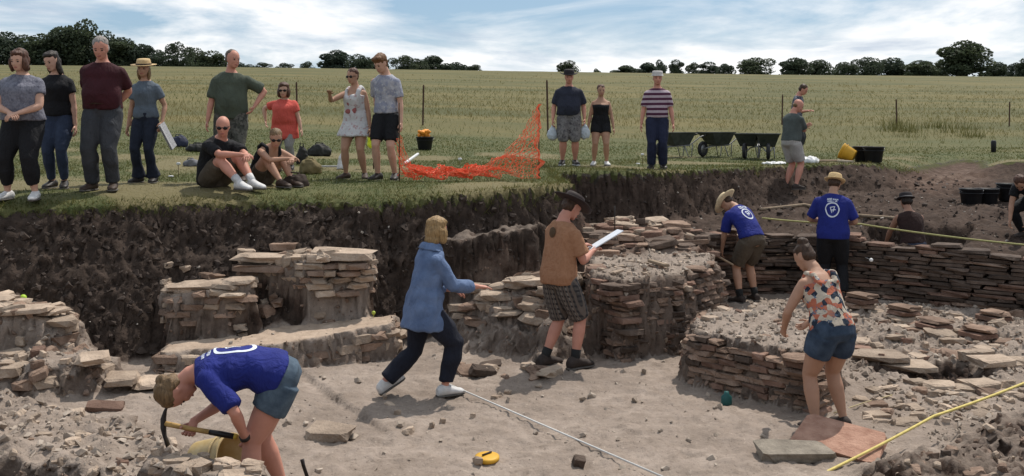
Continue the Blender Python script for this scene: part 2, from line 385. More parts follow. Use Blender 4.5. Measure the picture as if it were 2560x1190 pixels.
# excavated ground: dark topsoil, pale mortar and dust, reddish brick earth
ms, t, b = newmat('excavated_soil'); tc = nd(t, 'ShaderNodeTexCoord'); oc = tc.outputs['Object']
nA = noise(t, oc, 1.4, 6, .6); nB = noise(t, oc, 7, 6, .65); nC = noise(t, oc, 34, 4, .7); nD = noise(t, oc, 90, 3, .7)
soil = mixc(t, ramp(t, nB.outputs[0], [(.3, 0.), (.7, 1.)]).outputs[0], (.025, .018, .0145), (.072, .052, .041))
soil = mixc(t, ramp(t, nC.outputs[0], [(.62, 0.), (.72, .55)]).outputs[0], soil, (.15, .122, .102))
pal = mixc(t, ramp(t, nA.outputs[0], [(.3, 0.), (.7, 1.)]).outputs[0], (.205, .163, .133), (.340, .278, .232))
pal = mixc(t, ramp(t, nB.outputs[0], [(.42, 0.), (.66, .75)]).outputs[0], pal, (.205, .162, .130))
pal = mixc(t, ramp(t, nC.outputs[0], [(.60, 0.), (.70, .5)]).outputs[0], pal, (.47, .395, .325))
pal = mixc(t, ramp(t, nC.outputs[0], [(.30, .7), (.42, 0.)]).outputs[0], pal, (.11, .083, .066))
rd = mixc(t, ramp(t, nB.outputs[0], [(.3, 0.), (.7, 1.)]).outputs[0], (.085, .050, .036), (.175, .108, .078))
ap = attr(t, 'pale'); ar = attr(t, 'red')
am = nd(t, 'ShaderNodeMath', operation='MULTIPLY_ADD'); t.links.new(nB.outputs[0], am.inputs[0]); am.inputs[1].default_value = .5; t.links.new(ap.outputs['Fac'], am.inputs[2])
pm = ramp(t, am.outputs[0], [(.45, 0.), (.85, 1.)])
cr_ = nd(t, 'ShaderNodeMapRange'); t.links.new(ap.outputs['Fac'], cr_.inputs[0]); cr_.inputs['From Min'].default_value = .95; cr_.inputs['From Max'].default_value = 1.5; cr_.inputs['To Max'].default_value = .85
cream = mixc(t, ramp(t, nB.outputs[0], [(.35, 0.), (.65, 1.)]).outputs[0], (.50, .385, .290), (.36, .270, .200)); pal = mixc(t, cr_.outputs[0], pal, cream)
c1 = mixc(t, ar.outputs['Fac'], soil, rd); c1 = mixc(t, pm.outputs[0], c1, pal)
gk = nd(t, 'ShaderNodeMath', operation='MULTIPLY_ADD'); t.links.new(nC.outputs[0], gk.inputs[0]); gk.inputs[1].default_value = .9; t.links.new(attr(t, 'gw').outputs['Fac'], gk.inputs[2])
c1 = mixc(t, ramp(t, gk.outputs[0], [(.72, 0.), (.85, 1.)]).outputs[0], c1, (.060, .062, .022))
t.links.new(c1, b.inputs['Base Color']); b.inputs['Roughness'].default_value = .95; b.inputs['Specular IOR Level'].default_value = .12
k = bump(t, b, nB.outputs[0], .55, .05); k = bump(t, b, nC.outputs[0], .6, .02, k); bump(t, b, nD.outputs[0], .4, .006, k)
field = tag(sub_mesh('grass_field', Q[gq], mg), kind='structure', label='tawny hay field rising behind short turf at the trench edge')
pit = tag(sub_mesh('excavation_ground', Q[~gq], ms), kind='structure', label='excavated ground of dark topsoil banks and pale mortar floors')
# ------------------------------------------------------------------ stones, bricks and walls
ST_PALE = mat('limestone', (.38, .288, .218), .95, .35, 5, .8, 30, c2=(.46, .36, .275), rnd=.22, bdist=.03, world=True)
ST_BROWN = mat('brown_stone', (.215, .140, .100), .95, .35, 5, .8, 30, c2=(.31, .215, .16), rnd=.25, bdist=.03, world=True)
ST_RED = mat('roman_brick', (.185, .105, .076), .95, .3, 6, .7, 30, c2=(.25, .16, .12), rnd=.28, bdist=.03, world=True)
ST_DARK = mat('dark_brick', (.088, .062, .048), .95, .35, 6, .7, 30, c2=(.14, .102, .080), rnd=.28, bdist=.03, world=True)  # darker brown brick tone, picked at random among the other stones
def stone_mesh(name, seed, m, jit=.10, bev=.12):
    rnd = random.Random(seed); bm = bmesh.new(); bmesh.ops.create_cube(bm, size=1.0)
    bmesh.ops.bevel(bm, geom=list(bm.edges), offset=bev*rnd.uniform(.6, 1.2), segments=1, affect='EDGES', profile=.5)
    for v in bm.verts: v.co += Vector((rnd.uniform(-jit, jit), rnd.uniform(-jit, jit), rnd.uniform(-jit, jit)*.8))
    me = bpy.data.meshes.new(name); bm.to_mesh(me); bm.free(); me.materials.append(m); return me
ST_TILE = mat('pink_tile', (.34, .175, .120), .9, .25, 9, .7, 40, c2=(.42, .25, .18), rnd=.05, bdist=.02, world=True)
ST_GREY = mat('grey_slab', (.20, .17, .135), .9, .3, 9, .7, 40, c2=(.29, .25, .20), rnd=.05, bdist=.02, world=True)
STONES = {k: [stone_mesh('stone', 100*i+j, m, jt, bv) for j in range(7)] for i, (k, m, jt, bv) in enumerate((('pale', ST_PALE, .13, .17), ('brown', ST_BROWN, .13, .17), ('red', ST_RED, .07, .12), ('dark', ST_DARK, .08, .12), ('tile', ST_TILE, .05, .07), ('grey', ST_GREY, .07, .10)))}
def brick(name, parent, kind, p, size, rot, rnd=random):
    o = bpy.data.objects.new(name, rnd.choice(STONES[kind])); COL.objects.link(o); o.parent = parent
    o.location = Vector(p)-(parent.location if parent is not None else Vector()); o.scale = size; o.rotation_euler = rot; return o
def pick(rnd, mix): 
    r = rnd.random()*sum(w for k, w in mix)
    for k, w in mix:
        r -= w
        if r <= 0: return k
    return mix[-1][0]
def courses(parent, path, z0, z1, hgt, ln, depth, mix, seed, miss=.06, proud=.03, jit=.02, name='brick', batter=0.0, cap=300):
    """lay courses of bricks along a face given as plan points; outside lies to the right of the walk"""
    rnd = random.Random(seed); P = [Vector((x, y)) for x, y in path]; L = [0]
    for a, b_ in zip(P, P[1:]): L.append(L[-1]+(b_-a).length)
    T = L[-1]; n = 0
    def at(s):
        s = min(max(s, 0), T-1e-6)
        for i in range(len(P)-1):
            if s <= L[i+1]: u = (s-L[i])/(L[i+1]-L[i]); d = (P[i+1]-P[i]).normalized(); return P[i].lerp(P[i+1], u), d
    zmax = max(z1(u/10) for u in range(11)); zmin = min(z0(u/10) for u in range(11)); nc = int((zmax-zmin)/hgt)+1
    for c in range(nc):
        s = -rnd.random()*ln
        while s < T:
            l = ln*rnd.uniform(.6, 1.35); m = s+l/2; u = m/T; z = zmin+(c+.5)*hgt
            if 0 <= m <= T and z0(u)-hgt*.6 < z < z1(u)+rnd.uniform(-.6, .4)*hgt and rnd.random() > miss and n < cap:
                p, d = at(m); nrm = Vector((d.y, -d.x)); q = p+nrm*(proud-depth/2+rnd.uniform(-jit, jit)-batter*(z-zmin))
                brick(name, parent, pick(rnd, mix), (q.x, q.y, z+rnd.uniform(-.12, .12)*hgt), (l*.97, depth, hgt*rnd.uniform(.88, 1.0)), (rnd.uniform(-.04, .04), rnd.uniform(-.03, .03), math.atan2(d.y, d.x)+rnd.uniform(-.06, .06)), rnd); n += 1
            s += l
    return n
def slabs(parent, P, n, mix, seed, size=(.18, .42), th=(.045, .09), lift=.3, tilt=.12, name='stone', yaw=None):
    """flat stones lying over a plan polygon"""
    rnd = random.Random(seed); rs = np.random.RandomState(seed); lo = P.min(0); hi = P.max(0)
    X = rs.uniform(lo[0], hi[0], n*12); Y = rs.uniform(lo[1], hi[1], n*12); k = np.where(sdist(P, X, Y) > .02)[0][:n]; X, Y = X[k], Y[k]; Z = height(X, Y)[0]
    for x, y, z in zip(X, Y, Z):
        a = size[0]*(size[1]/size[0])**(rnd.random()**1.4); b_ = a*rnd.uniform(.5, .95); t_ = rnd.uniform(*th)
        brick(name, parent, pick(rnd, mix), (x, y, z+t_*lift), (a, b_, t_), (rnd.gauss(0, tilt), rnd.gauss(0, tilt), (rnd.uniform(0, 6.28) if yaw is None else yaw+rnd.gauss(0, .25))), rnd)
def wall(name, label, cat, px, d):
    x, y = XY(px, d); o = empty(name, (x, y, hz(x, y))); tag(o, label, cat); return o
cst = lambda v: (lambda u: v)
lin = lambda a, b_: (lambda u: a+(b_-a)*u)
PP_ = lambda pts: [XY(*p) for p in pts]

w1 = wall('brick_wall', 'long curved wall of thin dark brick courses behind the right-hand room', 'wall', 2100, 14.1)
off = [(x, y) for x, y in WALL_PATH[1:]]
n1_ = courses(w1, off, cst(-1.72), lambda u: -.80-.10*u+.05*math.sin(u*21), .052, .40, .30, [('dark', 6), ('red', 1.3), ('brown', .5)], 1, .03, .04, .015, cap=300)
w1t = wall('wall_top_rubble', 'loose pale stones and brick along the top of the curved brick wall', 'rubble', 2000, 14.6)
tp = np.array([(x, y+.08) for x, y in WALL_PATH]+[(x, y+.55) for x, y in WALL_PATH[::-1]])
slabs(w1t, tp, 120, [('pale', 2), ('red', 2), ('brown', 3), ('dark', 1)], 2, (.10, .38), (.04, .09), .30, .10)
mid_t = wall('collapsed_brickwork', 'tumbled flat bricks and stones between the rubble block and brick wall', 'rubble', 1620, 13.0)
slabs(mid_t, poly([(1440,12.40),(1640,12.75),(1780,12.7),(1800,13.3),(1720,13.9),(1560,14.4),(1450,13.9)]), 110, [('pale', 2), ('red', 2), ('brown', 3), ('dark', 2)], 3, (.12, .42), (.05, .09), .25, .09, yaw=0)
courses(mid_t, PP_([(1450,13.0),(1560,13.25),(1660,13.6)]), cst(-1.0), lin(-.62, -.72), .07, .30, .3, [('dark', 3), ('brown', 2), ('red', 2)], 4, .1, .02)
tb = wall('rubble_heap', 'ridge of pale rubble on the dark soil behind the drawing board', 'rubble', 1555, 14.2)
slabs(tb, poly([(1480,13.9),(1640,14.2),(1650,14.6),(1490,14.4)]), 34, [('pale', 4), ('brown', 1)], 5, (.10, .26), (.06, .12), .5, .2)

b1 = wall('rubble_block', 'tall brown rubble and brick block topped with dry soil beside plaid shorts man', 'wall', 1600, 10.6)
courses(b1, PP_([(1447,11.9),(1446,11.3),(1462,10.85),(1548,10.28),(1712,10.72),(1835,11.8)]), cst(-1.72), lambda u: -.90+.05*math.sin(u*17), .058, .205, .24, [('brown', 3), ('red', 2.2), ('dark', 4)], 6, .13, .0, .014, cap=300, batter=.10)
b1t = wall('block_top_stones', 'small flat stones bedded in the dry top of the tall rubble block', 'stones', 1600, 11.6)
slabs(b1t, B1, 34, [('pale', 4), ('brown', 2)], 7, (.05, .20), (.03, .06), .1, .15)
b2 = wall('mortar_block', 'squared low brick and mortar block in front of the woman in floral top', 'wall', 1900, 8.8)
courses(b2, PP_([(1740,10.6),(1697,9.6),(1720,9.3),(2030,8.45),(2075,8.7),(2110,9.3)]), cst(-1.72), lambda u: -1.25+.03*math.sin(u*19), .056, .21, .22, [('brown', 5), ('red', 1.2), ('dark', 1), ('pale', 1)], 8, .06, .0, .008, cap=290, batter=.10)
b2t = wall('block_edge_tiles', 'broken tiles and stones along the dusty top of the mortar block', 'stones', 1900, 9.2)
slabs(b2t, B2, 26, [('pale', 4), ('red', 1.6), ('brown', 1.5)], 9, (.05, .20), (.03, .05), .1, .12)
cw = wall('stepped_stone_wall', 'stepped wall of pale flat stones between denim shirt and plaid shorts', 'wall', 1280, 11.0)
slabs(cw, CW, 115, [('pale', 6), ('brown', 1.5)], 10, (.12, .46), (.06, .12), .30, .09, yaw=-.3)
courses(cw, PP_([(1135,11.5),(1165,11.1),(1290,10.72),(1385,10.4),(1455,10.7)]), lin(-1.70, -1.72), lin(-1.42, -1.32), .085, .28, .3, [('pale', 3), ('brown', 3)], 11, .12, .02, .06, batter=.9)
aw = wall('cut_wall_stub', 'squared stub of pale mortared wall ending beside the dark trench', 'wall', 780, 11.2)
courses(aw, PP_([(597,11.2),(595,11.0),(790,10.78),(925,10.95),(937,11.4)]), cst(-1.12), lin(-.80, -.70), .075, .24, .26, [('pale', 3), ('brown', 4)], 12, .2, .0, .015)
slabs(aw, AW, 26, [('pale', 4), ('brown', 1)], 13, (.14, .36), (.05, .09), .1, .06, yaw=-.1)
bw = wall('broken_wall_stub', 'broken pale wall stub standing against the dark soil slope', 'wall', 520, 10.7)
courses(bw, PP_([(405,10.9),(402,10.6),(425,10.42),(610,10.50),(642,10.62),(632,10.95)]), cst(-1.5), lin(-1.08, -.96), .075, .22, .26, [('pale', 3), ('brown', 4)], 14, .22, .0, .02)
slabs(bw, BW, 18, [('pale', 4), ('brown', 1)], 15, (.10, .34), (.05, .08), .1, .08)
for (px, d, sz, rzv, k_) in ((690, 11.02, (.92, .30, .075), .10, 'pale'), (665, 10.93, (.62, .24, .07), .08, 'brown'), (850, 11.05, (.66, .40, .09), -.08, 'pale')):
    x_, y_ = XY(px, d); brick('slab', aw, k_, (x_, y_, hz(x_, y_)+.035), sz, (.03, .02, rzv))
for (px, d, sz, rzv) in ((535, 10.72, (.78, .36, .075), .16), (450, 10.66, (.34, .26, .06), -.1), (600, 10.66, (.36, .24, .07), .25)):
    x_, y_ = XY(px, d); brick('slab', bw, 'pale', (x_, y_, hz(x_, y_)+.03), sz, (.03, -.03, rzv))
ab = wall('tumbled_stones', 'fallen stones between the two wall stubs on the left', 'stones', 720, 10.9)
slabs(ab, poly([(640,10.75),(860,10.95),(900,11.2),(700,11.3)]), 44, [('pale', 3), ('brown', 2)], 16, (.08, .28), (.06, .14), .15, .22)
lw = wall('low_footing', 'low mortar topped footing of pale stones running behind the diggers', 'wall', 700, 10.4)
courses(lw, PP_([(400,10.3),(385,9.82),(560,9.85),(700,9.92),(850,10.2),(985,10.5),(1005,11.0)]), cst(-1.72), lin(-1.55, -1.42), .10, .30, .26, [('pale', 4), ('brown', 2)], 17, .08, .01, .015)
dw = wall('tile_capped_wall', 'ragged wall end capped with pale tiles at the foot of the dark slope', 'wall', 80, 9.6)
courses(dw, PP_([(-120,9.5),(60,9.45),(160,9.55),(215,9.9),(170,10.3)]), cst(-1.45), lin(-1.08, -1.18), .09, .26, .26, [('pale', 4), ('brown', 3)], 18, .25, .005, .03)
slabs(dw, DW, 22, [('pale', 3), ('brown', 1)], 19, (.18, .36), (.05, .09), .4, .1)
for (px, d, l, rzv) in ((-20, 9.62, .44, .1), (70, 9.60, .42, .16), (128, 9.72, .32, -.2)):
    q = on(px, d); brick('tile', dw, 'pale', (q.x, q.y, q.z+.055), (l, .26, .055), (.05, -.06, rzv))
dw2 = wall('rubble_terrace', 'lower terrace of crumbling stones below the tile capped wall', 'rubble', 120, 9.0)
slabs(dw2, DW2, 46, [('pale', 4), ('brown', 2), ('red', .4)], 20, (.07, .26), (.05, .11), .1, .2)
courses(dw2, PP_([(-120,8.9),(120,8.85),(235,9.15),(285,9.5)]), cst(-1.7), lin(-1.42, -1.45), .10, .24, .25, [('pale', 3), ('brown', 2)], 21, .2, .02, .06)
kb = wall('stone_kerb', 'thin pale slabs edging the floor behind the bent woman', 'kerb', 330, 9.25)
for k in range(4):
    a = on(205+k*72, 9.12+k*.10); brick('slab', kb, 'pale', (a.x+.1, a.y, a.z+.05), (.29, .34, .07), (.02, -.03, .30))
fl = wall('foreground_rubble', 'pale lumpy rubble in the foreground left of the bent woman', 'rubble', 250, 7.2)
slabs(fl, LF, 120, [('pale', 8), ('brown', 1), ('red', .3)], 22, (.03, .15), (.03, .08), .0, .25)
rg = wall('foreground_stones', 'row of pale stones in front of the bent woman\'s feet', 'stones', 560, 5.8)
slabs(rg, RIDGE, 26, [('pale', 5)], 23, (.06, .24), (.04, .08), .0, .12)
rf = wall('broken_floor', 'broken hypocaust floor of scattered slabs in the right-hand room', 'rubble', 2350, 11.5)
slabs(rf, poly([(2150,9.9),(2330,10.4),(2640,10.0),(2640,12.4),(2300,13.3),(2110,13.6),(2060,12.0)]), 120, [('pale', 6), ('brown', 2.5), ('red', .7)], 24, (.06, .34), (.05, .11), .10, .09, yaw=.1)
for (px, d) in ((2150, 13.0), (2255, 12.6), (2330, 11.7), (2440, 11.3), (2480, 12.2)):      # stumps of tile stacks
    a = on(px, d)
    for k in range(3): brick('tile', rf, ('brown', 'red', 'brown')[k], (a.x+.02*k, a.y, a.z+.03+k*.06), (.34-.03*k, .30, .055), (.03, .02*k, .2+.25*k))
rf2 = wall('floor_edge_slabs', 'flat slabs at the lip of the dark hole in the right-hand room', 'stones', 2250, 9.8)
for (px, d, a_, b_, yw) in ((2200, 10.25, .5, .3, -.45), (2275, 10.1, .45, .28, -.45), (2290, 9.45, .18, .14, .3), (2350, 9.25, .3, .2, -.2), (2450, 9.3, .32, .22, .3), (2480, 10.1, .4, .26, .2)):
    a = on(px, d); brick('stone', rf2, 'pale', (a.x, a.y, a.z+.03), (a_, b_, .07), (.04, -.04, yw))
slabs(rf2, poly([(2130,8.3),(2330,8.0),(2560,8.8),(2600,9.6),(2330,9.2),(2150,9.4)]), 70, [('pale', 5), ('brown', 1)], 25, (.05, .22), (.04, .08), .05, .18)
bk = wall('spoil_bank', 'dark stony spoil bank below the yellow rope', 'rubble', 2450, 7.2)
slabs(bk, poly([(2180,6.3),(2330,7.2),(2600,8.2),(2700,6.5)]), 60, [('brown', 3), ('dark', 1), ('pale', 2)], 26, (.03, .14), (.03, .07), .0, .25)
mf = wall('middle_floor_stones', 'few small stones lying about the middle mortar floor', 'stones', 1150, 9.5)
slabs(mf, poly([(1130,10.3),(1380,9.9),(1400,9.5),(1150,9.7)]), 16, [('pale', 2), ('brown', 3), ('dark', 1)], 27, (.08, .26), (.04, .08), .3, .15)
slabs(mf, poly([(920,7.0),(1250,7.0),(1300,9.2),(900,9.2)]), 10, [('pale', 3)], 28, (.04, .11), (.03, .06), .3, .2)

# single stones one can point to
def lone(label, px, d, size, rot, kind, cat='stone', name='stone', dz=.0):
    a = on(px, d); o = brick(name, None, kind, (a.x, a.y, a.z+size[2]*.42+dz), size, rot); tag(o, label, cat); return o
lone('pale rectangular slab lying tilted on the mortar floor', 822, 7.85, (.36, .26, .075), (.10, -.05, -.35), 'pale', 'slab', 'slab', .01)
lone('dark jagged stone on the floor left of plaid shorts man', 1207, 9.75, (.25, .15, .08), (.1, .2, .3), 'dark')
lone('large reddish tile slab leaning beneath the yellow rope', 2095, 7.55, (.62, .44, .055), (.22, .10, -.55), 'tile', 'slab', 'slab', .05)
lone('grey stone slab lying in front of the reddish tile slab', 1985, 7.35, (.56, .26, .09), (.08, .04, .12), 'grey', 'slab', 'slab')
lone('small brick red stone beside the yellow bucket', 478, 7.0, (.16, .09, .06), (.1, .1, .3), 'red')
lone('flat reddish tile on the rubble left of the bent woman', 265, 8.6, (.30, .2, .05), (.05, .1, .2), 'red', 'tile', 'tile')
lone('small dark clod standing on the mortar floor near the lid', 1447, 7.2, (.085, .07, .08), (.3, .2, .1), 'dark', 'clod', 'clod')

# ------------------------------------------------------------------ loose earth, pebbles: nobody could count them
def hull(seed, n=11):
    rnd = np.random.RandomState(seed); bm = bmesh.new()
    for p in rnd.normal(size=(n, 3)): bm.verts.new(p/np.linalg.norm(p)*np.array([.5, .42, .34])*(.8+.4*rnd.rand()))
    r = bmesh.ops.convex_hull(bm, input=list(bm.verts)); bmesh.ops.delete(bm, geom=[v for v in bm.verts if not v.link_faces], context='VERTS'); bmesh.ops.triangulate(bm, faces=bm.faces)
    bm.verts.index_update(); V = np.array([v.co for v in bm.verts]); F_ = np.array([[v.index for v in f.verts] for f in bm.faces]); bm.free(); return V, F_
HULLS = [hull(i) for i in range(8)]
def scatter(name, label, n, box, accept, size, m, seed, sink=.25):
    rs = np.random.RandomState(seed); xs = rs.uniform(box[0], box[1], n*6); ys = rs.uniform(box[2], box[3], n*6)
    z, gw, pa, rd_ = height(xs, ys); ok = np.where(accept(xs, ys, z, gw, pa, rd_, rs.rand(len(xs))))[0][:n]
    VV = []; FF = []; b0 = 0; sz = size[0]*(size[1]/size[0])**(rs.rand(len(ok))**2.2)
    for j, i in enumerate(ok):
        V_, F_ = HULLS[rs.randint(8)]; a = rs.rand()*6.28; c, s_ = math.cos(a), math.sin(a); t = rs.normal()*.4; ct, stt = math.cos(t), math.sin(t)
        Rm = np.array([[c, -s_, 0], [s_, c, 0], [0, 0, 1]]) @ np.array([[1, 0, 0], [0, ct, -stt], [0, stt, ct]])
        VV.append(V_ @ Rm.T*sz[j]+np.array([xs[i], ys[i], z[i]+sz[j]*(.34-sink)])); FF.append(F_+b0); b0 += len(V_)
    o = obj(name, mesh_fast(name, np.vstack(VV), np.vstack(FF), False), m); tag(o, label, None, None, 'stuff'); return o
CLOD = mat('soil_clod', (.056, .041, .033), 1, .45, 3, .6, 40, c2=(.085, .064, .053))
PEB = mat('pebble', (.33, .262, .208), .95, .4, 4, .5, 40, c2=(.46, .385, .315))
scatter('soil_clods', 'dark crumbly clods of soil over the trench sides', 11000, (-6.5, 9.5, 5.2, 21), lambda x, y, z, g, p, r, u: (g < .2) & (p < .35) & (u < np.where((x > 1.0) & (y > 12.5), .12, .95)), (.022, .15), CLOD, 1)
scatter('mortar_crumbs', 'pale crumbs of mortar and stone over the excavated floors', 9000, (-4.8, 6.5, 5.5, 14), lambda x, y, z, g, p, r, u: (g < .1) & (p > .6) & ((u < .05) | (sdist(LF, x, y) > 0) | (sdist(DW2, x, y) > 0) | (sdist(CW, x, y) > 0) | (x > 3.3) | (sdist(B1, x, y) > 0) | (sdist(B2, x, y) > .05)), (.012, .10), PEB, 2, .2)
scatter('stone_flecks', 'small pale stone flecks in the dark soil banks', 420, (-6.5, 9.5, 8, 20), lambda x, y, z, g, p, r, u: (g < .1) & (p < .2), (.02, .07), mat('fleck', (.33, .29, .25), .9, .3, 6, 0), 3, .15)

QV = V[Q]; qa = np.linalg.norm(np.cross(QV[:, 2]-QV[:, 0], QV[:, 3]-QV[:, 1]), axis=1)/2; qst = stw[Q].mean(1); qp = PALE[Q].mean(1); qc = QV.mean(1)
def face_scatter(name, label, n, sel, size, m, seed):
    """lumps bedded in the steep faces, spread evenly over their true area"""
    rs = np.random.RandomState(seed); ids = np.where(sel)[0]; pr = qa[ids]; ids = rs.choice(ids, n, p=pr/pr.sum()); VV = []; FF = []; b0 = 0
    sz = size[0]*(size[1]/size[0])**(rs.rand(n)**2.4)
    for j, i in enumerate(ids):
        V_, F_ = HULLS[rs.randint(8)]; q_, _ = np.linalg.qr(rs.normal(size=(3, 3))); VV.append(V_ @ q_*sz[j]+qc[i]); FF.append(F_+b0); b0 += len(V_)
    return tag(obj(name, mesh_fast(name, np.vstack(VV), np.vstack(FF), False), m), label, None, None, 'stuff')
inv = (np.abs(qc[:, 0]) < .56*qc[:, 1]+.6) & (qc[:, 1] < 21) & (qc[:, 1] > 5)
face_scatter('bank_clods', 'lumps of dark soil standing out of the cut trench faces', 7000, inv & (qst > .3) & (qp < .25) & ~gq, (.015, .085), CLOD, 11)
face_scatter('wall_core_rubble', 'small stones bedded in the crumbling cores of the walls', 2600, inv & (qst > .4) & (qp >= .25) & ~gq, (.02, .10), mat('core_stone', (.19, .128, .094), .95, .4, 4, .5, 40, c2=(.30, .215, .165), world=True), 12)

# ------------------------------------------------------------------ grass
mgb, t, b = newmat('grass_blades'); at_ = attr(t, 'tint')
t.links.new(mixc(t, at_.outputs['Fac'], (.056, .076, .020), (.155, .126, .046)), b.inputs['Base Color']); b.inputs['Roughness'].default_value = .8
tl_ = nd(t, 'ShaderNodeBsdfTranslucent'); t.links.new(b.inputs['Base Color'].links[0].from_socket, tl_.inputs[0]); ms_ = nd(t, 'ShaderNodeMixShader'); ms_.inputs[0].default_value = .5
o_ = [q for q in t.nodes if q.type == 'OUTPUT_MATERIAL'][0]; t.links.new(b.outputs[0], ms_.inputs[1]); t.links.new(tl_.outputs[0], ms_.inputs[2]); t.links.new(ms_.outputs[0], o_.inputs[0])
def blades(name, label, xs, ys, hgt, wid, tint, seed, lean=.5):
    rs = np.random.RandomState(seed); n = len(xs); z = height(xs, ys)[0]; a = rs.rand(n)*np.pi; dxy = np.stack([np.cos(a), np.sin(a)], 1)*wid[:, None]/2
    b_ = np.stack([xs, ys, z-.01], 1); V_ = np.empty((n, 3, 3)); V_[:, 0] = b_; V_[:, 1] = b_; V_[:, 2] = b_; V_[:, 0, :2] -= dxy; V_[:, 1, :2] += dxy
    V_[:, 2, :2] += rs.normal(size=(n, 2))*(hgt*lean)[:, None]; V_[:, 2, 2] += hgt
    me = mesh_fast(name, V_.reshape(-1, 3), np.arange(n*3).reshape(n, 3), False); at2 = me.attributes.new('tint', 'FLOAT', 'POINT'); at2.data.foreach_set('value', np.repeat(tint, 3).astype(np.float32))
    o = obj(name, me, mgb); tag(o, label, None, None, 'stuff'); return o
rs = np.random.RandomState(5)
def view_pts(n, d0, d1, pw=1.0):
    d = d0*(d1/d0)**(rs.rand(n)**pw); px = rs.uniform(-150, 2710, n); return (px-1280)/FPX*d, d
x, y = view_pts(150000, 10.6, 27); k = height(x, y, False)[1] > .6; x, y = x[k], y[k]; wt = worn_turf(x, y); k = rs.rand(len(x)) > .8*wt; x, y, wt = x[k], y[k], wt[k]; pt = fbm(x, y, .8, 3, 91)
blades('turf_grass', 'short trampled turf round the trench', x, y, rs.uniform(.02, .055, len(x))*(1+.35*pt)*(1-.5*wt), y*.0009, np.clip(.22+.5*pt+.5*wt+rs.normal(size=len(x))*.2, 0, 1), 6, .6)
x, y = view_pts(120000, 10.5, 21); sdm = sdist(MAIN, x, y); k = (sdm+.10*fbm(x, y, 1.6, 3, 11) > -.16) & (sdm+.10*fbm(x, y, 1.6, 3, 11) < .07); x, y = x[k], y[k]
blades('edge_grass', 'longer grass fringe overhanging the cut turf edge', x, y, rs.uniform(.03, .085, len(x)), y*.0010, np.clip(rs.normal(.45, .25, len(x)), 0, 1), 7, .7)
x, y = view_pts(60000, 27, 130, 1.0); pt = fbm(x*.4, y, .16, 3, 95); k = rs.rand(len(x)) < .55+.9*pt+np.clip((y-32)/30, 0, .4)-1.4*np.clip((y-45)/80, 0, 1); x, y, pt = x[k], y[k], pt[k]
blades('hay_grass', 'tall dry hay grass with seed heads across the field', x, y, rs.uniform(.05, .20, len(x)), y*.0006, np.clip(.55+.8*pt+rs.normal(size=len(x))*.08, 0, 1), 8, .6)
def tussocks(n, px0, px1, d0, d1, seed):
    r2 = np.random.RandomState(seed); X = []; Y = []
    for i in range(n):
        px = r2.uniform(px0, px1); d = r2.uniform(d0, d1); cx, cy = XY(px, d); X.append(cx+r2.normal(size=60)*.25); Y.append(cy+r2.normal(size=60)*.25)
    return np.concatenate(X), np.concatenate(Y)
x, y = tussocks(14, 2200, 2430, 30, 37, 3); blades('tall_grass_tuft', 'uncut tall green grass around the right-hand fence posts', x, y, rs.uniform(.1, .5, len(x)), np.full(len(x), .016), np.clip(rs.normal(.45, .2, len(x)), 0, 1), 9, .3)

# ------------------------------------------------------------------ trees on the skyline
mlf, t, b = newmat('tree_leaves'); oi = nd(t, 'ShaderNodeObjectInfo'); tc = nd(t, 'ShaderNodeTexCoord')
n = noise(t, tc.outputs['Object'], 5, 4, .6); c = mixc(t, ramp(t, n.outputs[0], [(.35, 0.), (.65, 1.)]).outputs[0], (.042, .058, .032), (.085, .105, .055)); c = mixc(t, oi.outputs['Random'], c, (.048, .066, .046)); t.links.new(c, b.inputs['Base Color']); b.inputs['Roughness'].default_value = .7
tl_ = nd(t, 'ShaderNodeBsdfTranslucent'); t.links.new(c, tl_.inputs[0]); ms_ = nd(t, 'ShaderNodeMixShader'); ms_.inputs[0].default_value = .4
o_ = [q for q in t.nodes if q.type == 'OUTPUT_MATERIAL'][0]; t.links.new(b.outputs[0], ms_.inputs[1]); t.links.new(tl_.outputs[0], ms_.inputs[2]); t.links.new(ms_.outputs[0], o_.inputs[0])
BARK = mat('bark', (.06, .048, .038), .95, .3, 8, .6)
